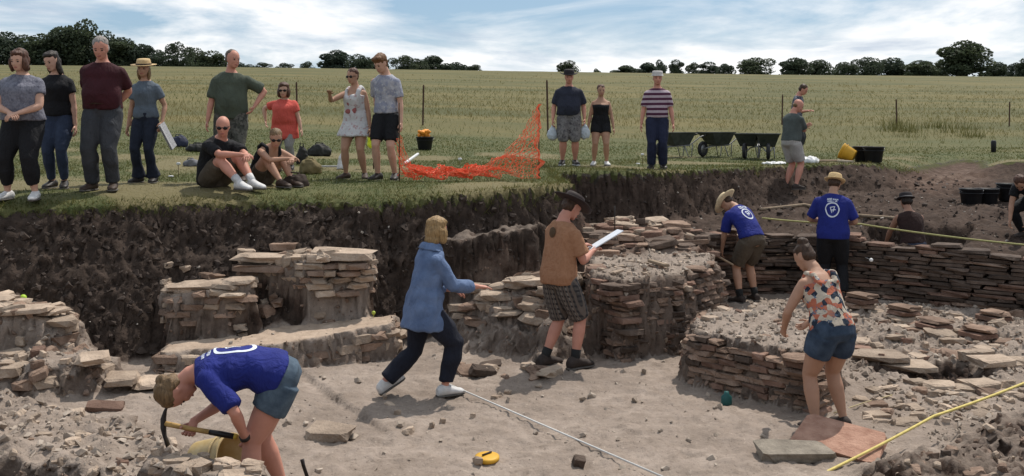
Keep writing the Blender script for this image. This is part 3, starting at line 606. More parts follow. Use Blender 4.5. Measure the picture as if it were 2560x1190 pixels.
def tree_meshes(seed, squat=1.0, lobes=11):
    """unit tree: height 1, crown about 1*squat wide"""
    r = np.random.RandomState(seed); C = []; Rr = []
    for i in range(lobes):
        a = r.rand()*6.28; q = r.rand()**.5*.30*squat; zc = r.uniform(.12, .74); q *= (1-abs(zc-.45)*.9); C.append((q*math.cos(a), q*math.sin(a), zc)); Rr.append(r.uniform(.13, .22)*squat**.5)
    C.append((0, 0, .74)); Rr.append(.2); C.append((0, 0, .38)); Rr.append(.30*squat); C.append((.12*squat, .05, .16)); Rr.append(.2); C.append((-.14*squat, -.05, .17)); Rr.append(.2)
    VV = []; n = 380
    for c_, rr in zip(C, Rr):
        p = r.normal(size=(n, 3)); p /= np.linalg.norm(p, axis=1)[:, None]; p *= (rr*(.70+.30*r.rand(n)**.7))[:, None]; p[:, 2] *= .9; p += c_; p = p[p[:, 2] > .03]
        m = len(p); u = r.normal(size=(m, 3)); u /= np.linalg.norm(u, axis=1)[:, None]; w_ = np.cross(u, r.normal(size=(m, 3))); w_ /= np.linalg.norm(w_, axis=1)[:, None]; s_ = r.uniform(.011, .026, m)[:, None]
        VV.append(np.stack([p-u*s_-w_*s_*.7, p+u*s_-w_*s_*.6, p+u*s_*.8+w_*s_*.7, p-u*s_*.7+w_*s_*.8], 1))
    V_ = np.concatenate(VV); m = len(V_); cr = mesh_fast('crown', V_.reshape(-1, 3), np.arange(m*4).reshape(m, 4), False); cr.materials.append(mlf)
    mb = MB(); mb.tube([(0, 0, -.03), (.004, .003, .12), (.01, 0, .3), (0, .008, .55), (.005, 0, .72)], [.030, .024, .020, .012, .005], 7)
    for c_ in C[:6]: mb.tube([(0, 0, .2+.25*c_[2]), (c_[0]*.5, c_[1]*.5, .3+.45*c_[2]), c_], [.010, .007, .003], 5)
    tr = mb.mesh('trunk'); tr.materials.append(BARK); return cr, tr
TREES = [tree_meshes(10+i, (1.0, 1.25, .85, 1.4, 1.05, 1.6)[i], (11, 13, 10, 13, 15, 12)[i]) for i in range(6)]
def skyline_y(px): return 157+(px-560)*.0178
def tree(px, top, wpx, label, group, seed, D=None, var=None):
    r = random.Random(seed); d = D or r.uniform(172, 200); x, y = XY(px, d); z0 = float(z_grass(np.array([x]), np.array([y]))[0])-.3
    h = CAM_Z+(HZ-top)/FPX*d-z0; k = var if var is not None else r.randrange(6); sq = (1.0, 1.25, .85, 1.4, 1.05, 1.6)[k]
    root = empty('tree', (x, y, z0), r.uniform(0, 6.28)); tag(root, label, 'tree', group); wd = 1.3*wpx/FPX*d/(.92*sq)
    for nm, me in zip(('crown', 'trunk'), TREES[k]): o = bpy.data.objects.new(nm, me); link(o, root)
    root.scale = (wd, wd, h)
for i, (px, tp_, w) in enumerate([(18, 70, 130), (105, 76, 135), (160, 56, 130), (215, 36, 120), (262, 66, 105), (305, 86, 115), (352, 104, 95)]):
    tree(px, tp_, w, {3: 'tallest tree, rising above the rest of the wood behind the maroon polo shirt', 0: 'tree at the end of the tall wood, behind the bob haired woman in grey'}.get(i, 'tall dark tree in the wood behind the woman in grey and maroon man'), 'trees of the tall wood', i, 176)
for i, (px, tp_, w) in enumerate([(395, 118, 80), (445, 98, 95), (490, 112, 85), (530, 120, 75)]): tree(px, tp_, w, 'dark tree in the lower wood right of the straw sun hat', 'trees of the lower wood', 20+i)
for i, (px, tp_, w) in enumerate([(600, 153, 70), (655, 154, 70), (710, 155, 60), (770, 150, 55)]): tree(px, tp_, w, 'low hedge bush on the skyline right of sage green man\'s head', 'hedge bushes', 30+i, None, 5)
for i, (px, tp_, w) in enumerate([(842, 119, 90), (895, 130, 80), (945, 140, 75), (1010, 134, 85), (1082, 134, 80), (1040, 142, 70), (1140, 150, 70), (1188, 158, 45)]): tree(px, tp_, w, {0: 'tallest tree of the clump behind the couple, above the pointing arm', 7: 'lowest bush ending the clump behind the couple'}.get(i, 'dark tree in the clump on the skyline behind the couple'), 'trees behind the couple', 40+i)
tree(1424, 147, 66, 'lone rounded tree on the skyline behind the dark bush hat', None, 51, None, 1)
tree(1490, 168, 34, 'small bush on the skyline beside the lone rounded tree', None, 52, None, 5)
for i, (px, tp_, w) in enumerate([(1565, 160, 65), (1620, 152, 60), (1648, 143, 40), (1690, 144, 40), (1735, 152, 60), (1772, 150, 55), (1812, 155, 50)]): tree(px, tp_, w, 'dark feathery tree in the belt behind the striped T-shirt man', 'trees of the middle belt', 60+i)
tree(1890, 138, 112, 'broad dome shaped tree at the gap in the skyline trees', None, 71, None, 3)
for i, (px, tp_, w) in enumerate([(1988, 139, 85), (2050, 143, 85), (2110, 150, 75), (2168, 136, 95), (2230, 138, 100), (2300, 146, 85), (2345, 156, 60)]): tree(px, tp_, w, 'dark tree in the long belt above the grey green T-shirt man', 'trees of the right-hand belt', 80+i)
tree(2412, 92, 135, 'tall round crowned tree standing above the right-hand belt', None, 93, 178, 4)
for i, (px, tp_, w) in enumerate([(2495, 150, 75), (2540, 152, 60), (2570, 138, 60)]): tree(px, tp_, w, 'dark tree right of the tall round crowned tree', 'trees at the end of the right-hand belt', 95+i)
# ------------------------------------------------------------------ people
EX = Vector((1, 0, 0)); EZ = Vector((0, 0, 1))
def rx(a): return Matrix.Rotation(a, 3, 'X')
def rz(a): return Matrix.Rotation(a, 3, 'Z')
def ry(a): return Matrix.Rotation(a, 3, 'Y')
def remesh(mb, vox, smooth=3, fac=.5):
    me = mb.mesh('tmp'); o = bpy.data.objects.new('tmp', me); COL.objects.link(o)
    m = o.modifiers.new('r', 'REMESH'); m.mode = 'VOXEL'; m.voxel_size = vox; m.use_smooth_shade = True
    if smooth: s = o.modifiers.new('s', 'SMOOTH'); s.iterations = smooth; s.factor = fac
    dg = bpy.context.evaluated_depsgraph_get(); r = bpy.data.meshes.new_from_object(o.evaluated_get(dg))
    bpy.data.objects.remove(o); bpy.data.meshes.remove(me)
    r.polygons.foreach_set('use_smooth', [True]*len(r.polygons)); return r
def folds(me, amp, freq=9.0, seed=0, stretch=(1, 1, .45)):
    """push cloth in and out along its normals: drapes and creases"""
    n = len(me.vertices); co = np.empty(n*3, np.float32); me.vertices.foreach_get('co', co); co = co.reshape(-1, 3)
    no = np.empty(n*3, np.float32); me.vertices.foreach_get('normal', no); no = no.reshape(-1, 3)
    rs = np.random.RandomState(seed); p = co*np.array(stretch)*freq; d = 0
    for i in range(7):
        k = rs.normal(size=3); k = k/np.linalg.norm(k)*(0.6+1.0*rs.rand()+i*.28); ph = rs.rand()*6.28
        w = np.sin(p@k*2.0+ph+1.3*np.sin(p@rs.normal(size=3)*.6+ph*2)); d = d+w/(1+.35*i)
    d = d/3.0; d = np.sign(d)*np.abs(d)**.75; p2 = co*np.array([1, 1, .7])*freq*3.1; e = np.sin(p2@np.array([.9, .5, 1.1])+2*np.sin(p2@np.array([-.5, .8, .4])*.7))*np.sin(p2@np.array([.2, -.9, .8])+1.); d = d*1.25+.4*e
    d = np.where(d < 0, d*.35, d); co += no*(d*amp)[:, None]; me.vertices.foreach_set('co', co.ravel()); me.update()
def ik(a, tgt, l1, l2, hint):
    d = tgt-a; L = d.length; mxl = (l1+l2)*.995
    if L > mxl: d = d*(mxl/L); L = mxl
    L = max(L, abs(l1-l2)+.02); u = d.normalized()
    x = (l1*l1-l2*l2+L*L)/(2*L); h = math.sqrt(max(l1*l1-x*x, 0))
    p = hint-u*hint.dot(u); p = p.normalized() if p.length > 1e-5 else EX
    return a+u*x+p*h, a+u*L
def frame(d, hint):
    d = d.normalized(); s = hint-d*hint.dot(d)
    s = s.normalized() if s.length > 1e-4 else d.orthogonal().normalized()
    return s, d.cross(s).normalized()

def skin_mat(tone):
    cs = {'fair': (.50, .295, .215), 'tan': (.40, .225, .150), 'red': (.50, .235, .17), 'deep': (.335, .18, .12)}
    return mat('skin_'+tone, cs[tone], .55, .10, 9, .12, 90, c2=col(cs[tone], 1.08))
def crease(m):
    """creases and puckers too small to model"""
    t = m.node_tree; b = [q for q in t.nodes if q.type == 'BSDF_PRINCIPLED'][0]; tc = nd(t, 'ShaderNodeTexCoord'); mp = nd(t, 'ShaderNodeMapping'); mp.inputs['Scale'].default_value = (1, 1, .55); mp.inputs['Rotation'].default_value = (.3, .2, 0)
    t.links.new(tc.outputs['Object'], mp.inputs[0]); n = noise(t, mp.outputs[0], 9, 3, .55, 2.2)
    prev = b.inputs['Normal'].links[0].from_socket if b.inputs['Normal'].links else None
    bump(t, b, n.outputs[0], .5, .045, prev); return m
def cloth(name, c, var=.2, rough=.85):
    if 'cloth_'+name in MATS: return MATS['cloth_'+name]
    return crease(mat('cloth_'+name, c, rough, var, 5, .25, 220))
def pattern(name, kind, cols):
    if name in MATS: return MATS[name]
    m, t, b = newmat(name); tc = nd(t, 'ShaderNodeTexCoord'); oc = tc.outputs['Object']; b.inputs['Roughness'].default_value = .85
    if kind == 'stripes':
        w = nd(t, 'ShaderNodeTexWave', wave_type='BANDS', bands_direction='Z'); w.inputs['Scale'].default_value = 3.55; w.inputs['Distortion'].default_value = .5; w.inputs['Detail'].default_value = 1
        t.links.new(oc, w.inputs['Vector']); f = ramp(t, w.outputs[0], [(.46, 0.), (.54, 1.)]).outputs[0]; c = mixc(t, f, cols[0], cols[1])
    elif kind == 'plaid':
        def wv(dr, s, ph):
            w = nd(t, 'ShaderNodeTexWave', wave_type='BANDS', bands_direction=dr); w.inputs['Scale'].default_value = s; w.inputs['Phase Offset'].default_value = ph
            w.inputs['Distortion'].default_value = .8; t.links.new(oc, w.inputs['Vector']); return ramp(t, w.outputs[0], [(.55, 0.), (.7, 1.)]).outputs[0]
        c = mixc(t, wv('X', 6, 0), cols[0], cols[1]); c = mixc(t, wv('Z', 6, 1), c, cols[2]); c = mixc(t, wv('X', 13, 2), c, cols[3])
    elif kind == 'floral':
        v = nd(t, 'ShaderNodeTexVoronoi'); v.inputs['Scale'].default_value = 22; t.links.new(oc, v.inputs['Vector'])
        wn = nd(t, 'ShaderNodeSeparateColor'); t.links.new(v.outputs['Color'], wn.inputs[0])
        n = noise(t, oc, 26, 3, .6, 1.0)
        c = mixc(t, ramp(t, wn.outputs[0], [(.30, 0.), (.34, 1.)]).outputs[0], cols[0], cols[1])
        c = mixc(t, ramp(t, wn.outputs[1], [(.62, 0.), (.66, 1.)]).outputs[0], c, cols[2])
        c = mixc(t, ramp(t, n.outputs[0], [(.60, 0.), (.64, 1.)]).outputs[0], c, cols[3])
    elif kind == 'camo' or kind == 'marl':
        n = noise(t, oc, 13 if kind == 'camo' else 40, 3, .6); n2 = noise(t, oc, 22, 2, .5)
        c = mixc(t, ramp(t, n.outputs[0], [(.44, 0.), (.52, 1.)]).outputs[0], cols[0], cols[1]); c = mixc(t, ramp(t, n2.outputs[0], [(.58, 0.), (.64, 1.)]).outputs[0], c, cols[2])
    t.links.new(c, b.inputs['Base Color']); n = noise(t, oc, 200, 3); bump(t, b, n.outputs[0], .25, .004); crease(m); MATS[name] = m; return m
M_DARK = mat('eye_dark', (.02, .016, .014), .3, .1, 10, 0)
M_LIP = mat('lip', (.34, .12, .10), .5, .1, 10, 0)
M_GLASS = mat('sunglass_lens', (.012, .011, .012), .12, .1, 10, 0)

class Person:
    def __init__(s, label, loc, yaw=0, H=1.7, sex='m', build=1.0, skin='fair', near=False, lean=(2, 4), pel=(0, 0, None), head=(0, 0, 0), twist=0,
                 feet=None, hands=None, knee=None, elbow=None, curl=(.5, .5), belly=0.0, bust=None, headscale=1.0, group=None, hipyaw=0, handdir=(None, None), toe=(0, 0), side=0.0):
        s.H = H; s.sex = sex; s.b = build; s.vox = .0098 if near else .0138; s.skin = skin_mat(skin); s.seed = random.randint(0, 9999)
        s.root = empty('person', loc, R(yaw)); tag(s.root, label, 'person', group)
        s.bust = bust if bust is not None else (.017 if sex == 'f' else .0); s.belly = belly
        s.lp, s.lc = R(lean[0]), R(lean[1]); s.tw = R(twist); s.hy = R(hipyaw); s.sd = R(side)
        s.pel = Vector((pel[0]*1.0, pel[1]*1.0, pel[2] if pel[2] is not None else .525*H))
        f = .56 if sex == 'f' else .5
        s.shw = (.084 if sex == 'f' else .094)*H*(1+.55*(build-1)); s.hpw = .052*H*(1+.3*(build-1))
        # legs
        ft = feet or [(-.10, 0.0), (.10, 0.02)]; s.ank = []; s.kn = []; s.hip = []; s.fyaw = []; s.fpit = []
        kh = knee or [(0, -1, .2), (0, -1, .2)]; l1 = .245*H; l2 = .243*H; p0, R0 = s.spine(-.01)
        for i, sg in ((0, -1), (1, 1)):
            q = ft[i]; z = q[2] if len(q) > 2 else 0.0; an = Vector((q[0], q[1], z+.045*H)); hp = p0+R0 @ Vector((sg*s.hpw, 0, -.012*H))
            k, e = ik(hp, an, l1, l2, Vector(kh[i])); s.hip.append(hp); s.kn.append(k); s.ank.append(e); s.fyaw.append(R(q[3]) if len(q) > 3 else R(sg*12)); s.fpit.append(R(toe[i]))
        # arms
        hd = hands or ['down', 'down']; eh = elbow or [None, None]; a1 = .172*H; a2 = .150*H; ps, Rs = s.spine(.250); s.Rs = Rs
        s.sho = []; s.elb = []; s.wri = []; s.hdir = []
        for i, sg in ((0, -1), (1, 1)):
            sh_ = ps+Rs @ Vector((sg*s.shw, 0, 0)); q = hd[i]; hint = Vector((sg*.4, 1, 0))
            if q == 'down': tg = sh_+Vector((sg*.055*H*(.6+.4*build)+sg*.03*H*(build-1)*4, -.02*H, -.318*H)); hint = Vector((sg*.5, 1, 0))
            elif q == 'hip': tg = s.spine(.05)[0]+s.spine(.05)[1] @ Vector((sg*.105*H*build, -.02*H, 0)); hint = Vector((sg, .35, .1))
            elif q == 'back': tg = s.spine(.0)[0]+Vector((sg*.03*H, .085*H*build, .01*H)); hint = Vector((sg*.9, .6, 0))
            elif q == 'pocket': tg = s.spine(-.01)[0]+Vector((sg*.095*H*build, -.03*H, -.01*H)); hint = Vector((sg*.8, .7, 0))
            else: tg = Vector(q)
            if eh[i] is not None: hint = Vector(eh[i])
            e, w = ik(sh_, tg, a1, a2, hint); s.sho.append(sh_); s.elb.append(e); s.wri.append(w)
            s.hdir.append(Vector(handdir[i]).normalized() if handdir[i] else (w-e).normalized())
        s.curl = curl; s.hs = headscale
        nb, Rn = s.spine(.335); s.hh = .134*H*headscale
        s.Rh = rz(R(head[1])+s.tw*.6) @ rx(R(head[0])) @ ry(R(head[2]))
        nb2 = s.spine(.345)[0]+ (s.Rh @ Vector((0, -.012*H, .01*H)))
        s.hc = nb2-s.Rh @ Vector((0, .08*s.hh, .12*s.hh))      # chin-level origin of the head
        s.body()
    def spine(s, t):
        """point and frame at height t*H above the pelvis centre along the back"""
        H = s.H; n = 10; p = s.pel.copy(); a = s.lp
        def ang(u): k = min(1, max(0, (u-.02)/.17)); k = k*k*(3-2*k); return s.lp+(s.lc-s.lp)*k
        def fr(u):
            k = min(1, max(0, u/.25)); return rz(s.hy+(s.tw-s.hy)*k) @ ry(s.sd*k) @ rx(ang(u))
        for i in range(n):
            u = t*(i+.5)/n; p = p+(fr(u) @ EZ)*(t*H/n)
        return p, fr(t)
    def tring(s, t, w, d, yo=0.0, inf=0.0):
        p, Rm = s.spine(t); return (p+Rm @ Vector((0, yo*s.H, 0)), Rm @ EX, Rm @ Vector((0, 1, 0)), w*s.H+inf, d*s.H+inf)
    def trunk(s, t0=-.075, t1=.33, inf=0.0, loose=0.0, hem=None):
        f = s.sex == 'f'; b = s.b; B = s.belly; bu = s.bust
        T = [(-.075, .060, .045, .0), (-.045, .088*b, .062*b, .008), (0.0, (.100 if f else .094)*b, .066*b, .006), (.05, (.092 if f else .09)*b, (.062+B*.6)*b, -B*.5),
             (.10, (.078 if f else .085)*b+B*.4, (.056+B)*b, -B*.8), (.15, (.083 if f else .092)*b, (.060+B*.6)*b+bu*.25, -B*.5-bu*.3), (.20, (.090 if f else .102)*b, .064*b+bu*.55, -bu*.75),
             (.232, (.094 if f else .106)*b, .063*b+bu*.3, -bu*.4), (.254, (.092 if f else .106)*b**.7, .058*b**.6, .0), (.272, (.080 if f else .092)*b**.6, .052*b**.4, .002), (.288, (.062 if f else .070)*b**.5, .045, .003), (.302, .047, .040, .003), (.316, .038, .036, .002), (.335, .033, .036, -.003)]
        R_ = []
        for (t, w, d, yo) in T:
            if hem is not None and t < -.001: continue
            if t0-1e-6 <= t <= t1+1e-6:
                lo = loose*max(0, min(1, (.2-t)/.12)); R_.append(s.tring(t, w+lo*.7, d+lo*.8, yo, inf))
        if hem is not None:
            t, w, d = hem; R_.insert(0, s.tring(t, w*b, d*b, .0, inf))
        return R_
    def limb(s, mb, pts, n=12):
        """pts: (pos, radius); elliptical=no"""
        mb.tube([p for p, r in pts], [r for p, r in pts], n)
    def leg_pts(s, i, inf=0.0, k0=0.0, k1=1.0, flare=None):
        H = s.H; b = s.b**.8; h, k, a = s.hip[i], s.kn[i], s.ank[i]
        raw = [(0, .056*b), (.12, .056*b), (.3, .049*b), (.44, .039*b), (.5, .0345*b), (.56, .033*b), (.66, .036*b), (.78, .030*b), (.93, .0215), (1.0, .021)]
        P = []
        def pos(u): return h.lerp(k, u*2) if u < .5 else k.lerp(a, u*2-1)
        us = [u for u, r in raw]; rs = [r for u, r in raw]
        for u in sorted(set([k0, k1]+[u for u in us if k0 < u < k1])):
            r = float(np.interp(u, us, rs))*H+inf
            if flare: r = max(r, flare(u))
            P.append((pos(u), r))
        return P
    def arm_pts(s, i, inf=0.0, k0=0.0, k1=1.0):
        H = s.H; b = s.b**.7*(.9 if s.sex == 'f' else 1.0); a, e, w = s.sho[i], s.elb[i], s.wri[i]
        raw = [(0, .029*b), (.12, .031*b), (.3, .0285*b), (.46, .0235*b), (.5, .0225*b), (.62, .0245*b), (.8, .019*b), (1.0, .0155)]
        us = [u for u, r in raw]; rs = [r for u, r in raw]; P = []
        def pos(u): return a.lerp(e, u*2) if u < .5 else e.lerp(w, u*2-1)
        for u in sorted(set([k0, k1]+[u for u in us if k0 < u < k1])): P.append((pos(u), float(np.interp(u, us, rs))*H+inf))
        return P
    def hp(s, x, y, z): return s.hc+s.Rh @ (Vector((x, y, z))*s.hh)       # point in head units
    def hring(s, z, w, d, yo, k=1.0, xo=0): return (s.hp(xo, yo, z), s.Rh @ EX, s.Rh @ Vector((0, 1, 0)), w*s.hh*k, d*s.hh*k)
    def body(s):
        H = s.H; mb = MB()
        mb.loft(s.trunk(), 18)
        mb.tube([s.spine(.29)[0], s.spine(.33)[0], s.hp(0, .07, .22), s.hp(0, .05, .4)], [.042*H, .034*H, .033*H, .034*H], 12)
        HR = [(.0, .10, .09, -.27), (.05, .17, .16, -.20), (.13, .235, .235, -.125), (.24, .28, .31, -.07), (.36, .310, .365, -.03), (.5, .338, .405, .0), (.63, .345, .425, .015), (.76, .322, .405, .03), (.87, .25, .335, .04), (.95, .165, .22, .045), (1.0, .05, .07, .045)]
        mb.loft([s.hring(*q) for q in HR], 16)
        mb.loft([s.hring(.30, .062, .05, -.40), s.hring(.34, .075, .085, -.40), s.hring(.42, .05, .06, -.40), s.hring(.53, .03, .03, -.385)], 8)      # nose
        mb.ball(s.hp(0, -.375, .205), (.10*s.hh, .05*s.hh, .045*s.hh), s.Rh)                                                                    # mouth
        mb.ball(s.hp(0, -.36, .56), (.22*s.hh, .06*s.hh, .05*s.hh), s.Rh)                                                                       # brow ridge
        for sg in (-1, 1):
            mb.ball(s.hp(sg*.325, .02, .42), (.035*s.hh, .075*s.hh, .125*s.hh), s.Rh)                                                           # ears
            mb.ball(s.hp(sg*.15, -.31, .36), (.10*s.hh, .07*s.hh, .09*s.hh), s.Rh)                                                              # cheeks
        tips = []
        for i, sg in ((0, -1), (1, 1)):
            mb.ball(s.sho[i]-Vector((0,0,.004*H)), (.030*H, .030*H, .030*H)); s.limb(mb, s.arm_pts(i)); s.limb(mb, s.leg_pts(i), 14)
            f, sd_, up = s.footframe(i); a = s.ank[i]
            mb.loft([(a-f*.035*H-up*.022*H, sd_, up, .018*H, .018*H), (a-up*.018*H, sd_, up, .023*H, .026*H), (a+f*.05*H-up*.025*H, sd_, up, .026*H, .017*H), (a+f*.095*H-up*.033*H, sd_, up, .024*H, .010*H)], 10)
            d = s.hdir[i]; w = s.wri[i]; sdv, nrm = s.palm(i)
            mb.loft([(w-d*.01*H, sdv, nrm, .0155*H, .012*H), (w+d*.02*H, sdv, nrm, .022*H, .0105*H), (w+d*.05*H, sdv, nrm, .026*H, .009*H), (w+d*.058*H, sdv, nrm, .023*H, .006*H)], 10)
            tips.append((w, d, sdv, nrm))
        me = remesh(mb, s.vox, 3, .5)
        ex = MB()
        for i, (w, d, sdv, nrm) in enumerate(tips):                                     # four fingers and a thumb, each a jointed taper rooted in the palm
            sg = (-1, 1)[i]; c = s.curl[i]
            for j, (o, ln) in enumerate(((-.018, .040), (-.006, .046), (.006, .043), (.017, .034))):
                p = w+d*.046*H+sdv*o*H; dd = d.copy(); P = [p]
                for kk, fr in enumerate((.48, .30, .22)):
                    a = c*(.55, .95, .7)[kk]; dd = (dd*math.cos(a)+nrm*math.sin(a)).normalized(); nn = (nrm*math.cos(a)-d*math.sin(a)); P.append(P[-1]+dd*ln*H*fr); nrm2 = nn
                ex.tube(P, [.0052*H, .0050*H, .0045*H, .0036*H], 6)
            p = w+d*.015*H-sdv*.016*H; q = (d*.75-sdv*.62+nrm*(.15+.4*c)).normalized(); q2 = (d*.95-sdv*.1+nrm*(.2+.5*c)).normalized()
            ex.tube([p, p+q*.026*H, p+q*.026*H+q2*.022*H], [.0068*H, .006*H, .0042*H], 6)
        ex.cur = 1
        for sg in (-1, 1):
            ex.ball(s.hp(sg*.135, -.365, .475), (.058*s.hh, .035*s.hh, .032*s.hh), s.Rh, 8, 5)
            ex.ball(s.hp(sg*.14, -.39, .565), (.085*s.hh, .025*s.hh, .016*s.hh), s.Rh, 8, 5)
        ex.cur = 2; ex.ball(s.hp(0, -.405, .20), (.105*s.hh, .032*s.hh, .032*s.hh), s.Rh, 8, 5)
        bm = bmesh.new(); bm.from_mesh(me); bm.from_mesh(ex.mesh('x')); bm.to_mesh(me); bm.free()
        me.polygons.foreach_set('use_smooth', [True]*len(me.polygons)); me.name = 'body'
        s.bodyobj = obj('body', me, [s.skin, M_DARK, M_LIP], s.root)
    def palm(s, i):
        d = s.hdir[i]; sg = (-1, 1)[i]; n = Vector((-sg*.9, -.2, 0)) if abs(d.z) > .6 else Vector((0, 0, -1))
        sdv, _ = frame(d, Vector((0, 1, 0)) if abs(d.z) > .6 else Vector((sg, 0, 0))); nrm = d.cross(sdv).normalized()
        if nrm.dot(n) < 0: nrm = -nrm
        return sdv, nrm
    def footframe(s, i):
        f = rz(s.fyaw[i]) @ Vector((0, -1, 0)); sd_ = Vector((-f.y, f.x, 0)); f = Matrix.Rotation(s.fpit[i], 3, sd_) @ f; up = sd_.cross(f).normalized()
        if up.z < 0: up = -up
        return f.normalized(), sd_.normalized(), up
    # ---------------- clothing, each a part of the person
    def top(s, name, m, hem=-.03, sleeve=.36, inf=.012, loose=.0, neck=.30, fold=.006, straps=False, hemw=None, freq=8, label=None):
        mb = MB(); hm = hemw if hemw else None
        mb.loft(s.trunk(hem, neck, inf*(1.0), loose, hm), 20)
        if sleeve > 0:
            for i in (0, 1):
                P = s.arm_pts(i, inf, 0, sleeve); mb.ball(s.sho[i]-Vector((0,0,.006*s.H)), .029*s.H*(s.b**.5)+inf*.7)
                if sleeve < .6: P[-1] = (P[-1][0], P[-1][1]+.010); P[-2] = (P[-2][0], P[-2][1]+.006)
                s.limb(mb, P, 14)
        if straps:
            for sg in (-1, 1):
                P = [s.spine(.21)[0]+s.spine(.21)[1] @ Vector((sg*.055*s.H, -.072*s.H*s.b, 0)), s.spine(.27)[0]+s.spine(.27)[1] @ Vector((sg*.06*s.H, -.055*s.H, .0)), s.spine(.298)[0]+s.spine(.298)[1] @ Vector((sg*.056*s.H, 0, .004*s.H)), s.spine(.27)[0]+s.spine(.27)[1] @ Vector((sg*.06*s.H, .058*s.H, 0)), s.spine(.21)[0]+s.spine(.21)[1] @ Vector((sg*.055*s.H, .062*s.H*s.b, 0))]
                mb.tube(P, .017*s.H, 8)
        me = remesh(mb, s.vox+.001, 3); folds(me, fold*1.5, freq, s.seed); o = obj(name, me, m, s.root); s.topobj = o
        if label: o['label'] = label
        return o
    def legs(s, name, m, k1=.95, inf=.010, waist=.075, flare=None, fold=.006, freq=8, loose=0.0):
        mb = MB(); mb.loft(s.trunk(-.075, waist, inf+.002, 0), 20)
        for i in (0, 1):
            P = s.leg_pts(i, inf, 0.0, k1, flare)
            if loose: P = [(p, r+loose*min(1, j/3)) for j, (p, r) in enumerate(P)]
            s.limb(mb, P, 16)
        me = remesh(mb, s.vox+.001, 3); folds(me, fold*1.5, freq, s.seed+5); return obj(name, me, m, s.root)
    def skirt(s, name, m, t_hem, w, d, waist=.1, inf=.014, top_t=None, fold=.008):
        mb = MB(); mb.loft(s.trunk(-.045, waist, inf, 0, (t_hem, w, d)), 22)
        me = remesh(mb, s.vox+.001, 2); folds(me, fold, 10, s.seed+9, (1, 1, .2)); return obj(name, me, m, s.root)
    def shoes(s, m, sole=None, big=1.0, sock=None, name='shoe'):
        H = s.H; sole = sole or mat('shoe_sole', (.10, .09, .08), .8, .2, 20, .2)
        for i in (0, 1):
            f, sd_, up = s.footframe(i); a = s.ank[i]; k = big; g = -.045*H
            mb = MB()
            L = [(-.045, .020, .022, .024), (-.032, .028, .030, .030), (0.0, .0285, .036, .036), (.035, .029, .026, .028), (.07, .032, .020, .021), (.10, .029, .016, .017), (.118, .016, .010, .012)]
            mb.loft([(a+f*(x*H*k)+up*(g+zc*H*k), sd_, up, w*H*k, hh*H*k) for (x, w, hh, zc) in L], 12)
            me = remesh(mb, .008 if s.vox < .011 else .011, 2); o = obj(name, me, m, s.root)
            sb = MB(); sb.loft([(a+f*(x*H*k)+up*(g+.004*H), sd_, up, w*1.06*H*k, .0075*H) for (x, w, hh, zc) in L], 12); sb.build('sole', sole, o)
            if sock:
                kb = MB(); e = s.ank[i].lerp(s.kn[i], .26); kb.tube([s.ank[i]-up*.01*H, s.ank[i].lerp(s.kn[i], .12), e], [.028*H, .027*H, .0285*H], 12); kb.build('sock', sock, s.root)
    def hair(s, m, style='short', balls=None):
        B = {'short': [((0, .075, .71), (.368, .41, .345)), ((0, .17, .46), (.362, .31, .30))],
             'crop': [((0, .07, .70), (.355, .40, .325)), ((0, .19, .48), (.345, .27, .24))],
             'tuft': [((0, .05, .74), (.37, .44, .36)), ((0, .18, .45), (.335, .30, .30)), ((.1, -.22, .90), (.22, .2, .13)), ((-.12, -.2, .88), (.2, .22, .14))],
             'bob': [((0, .075, .72), (.365, .41, .34)), ((0, .18, .42), (.38, .30, .42)), ((-.30, .0, .30), (.11, .21, .36)), ((.30, .0, .30), (.11, .21, .36)), ((0, .22, .10), (.34, .19, .26))],
             'bobfull': [((0, .08, .70), (.39, .43, .36)), ((0, .20, .40), (.42, .32, .46)), ((-.33, -.05, .28), (.13, .24, .36)), ((.33, -.05, .28), (.13, .24, .36)), ((0, .24, .05), (.37, .22, .26))],
             'long': [((0, .075, .72), (.36, .41, .33)), ((0, .20, .40), (.365, .29, .45)), ((-.29, .06, .15), (.11, .2, .5)), ((.29, .06, .15), (.11, .2, .5)), ((0, .25, -.15), (.32, .17, .55))],
             'under': [((0, .17, .42), (.36, .28, .36)), ((-.29, .06, .15), (.10, .18, .42)), ((.29, .06, .15), (.10, .18, .42)), ((0, .24, .0), (.31, .15, .34))],
             'bun': [((0, .075, .70), (.355, .42, .345)), ((0, .20, .48), (.33, .28, .33)), ((.02, .30, 1.02), (.20, .19, .19)), ((.02, .2, .9), (.2, .2, .2))],
             'tied': [((0, .075, .71), (.36, .42, .34)), ((0, .2, .5), (.34, .29, .34)), ((0, .47, .62), (.15, .16, .17))],
             'receding': [((0, .125, .70), (.352, .375, .335)), ((0, .19, .47), (.352, .275, .26))],
             'fringe': [((0, .20, .42), (.36, .26, .19))]}[style]
        mb = MB()
        for c, r in B: mb.ball(s.hp(*c), tuple(x*s.hh for x in r), s.Rh, 14, 10)
        if style in ('bob', 'bobfull', 'long'): mb.ball(s.hp(0, -.18, .86), (.30*s.hh, .22*s.hh, .13*s.hh), s.Rh)
        me = remesh(mb, .0085 if s.vox < .011 else .0105, 3); folds(me, .007, 34, s.seed+3, (1, 1, .3)); return obj('hair', me, m, s.root)
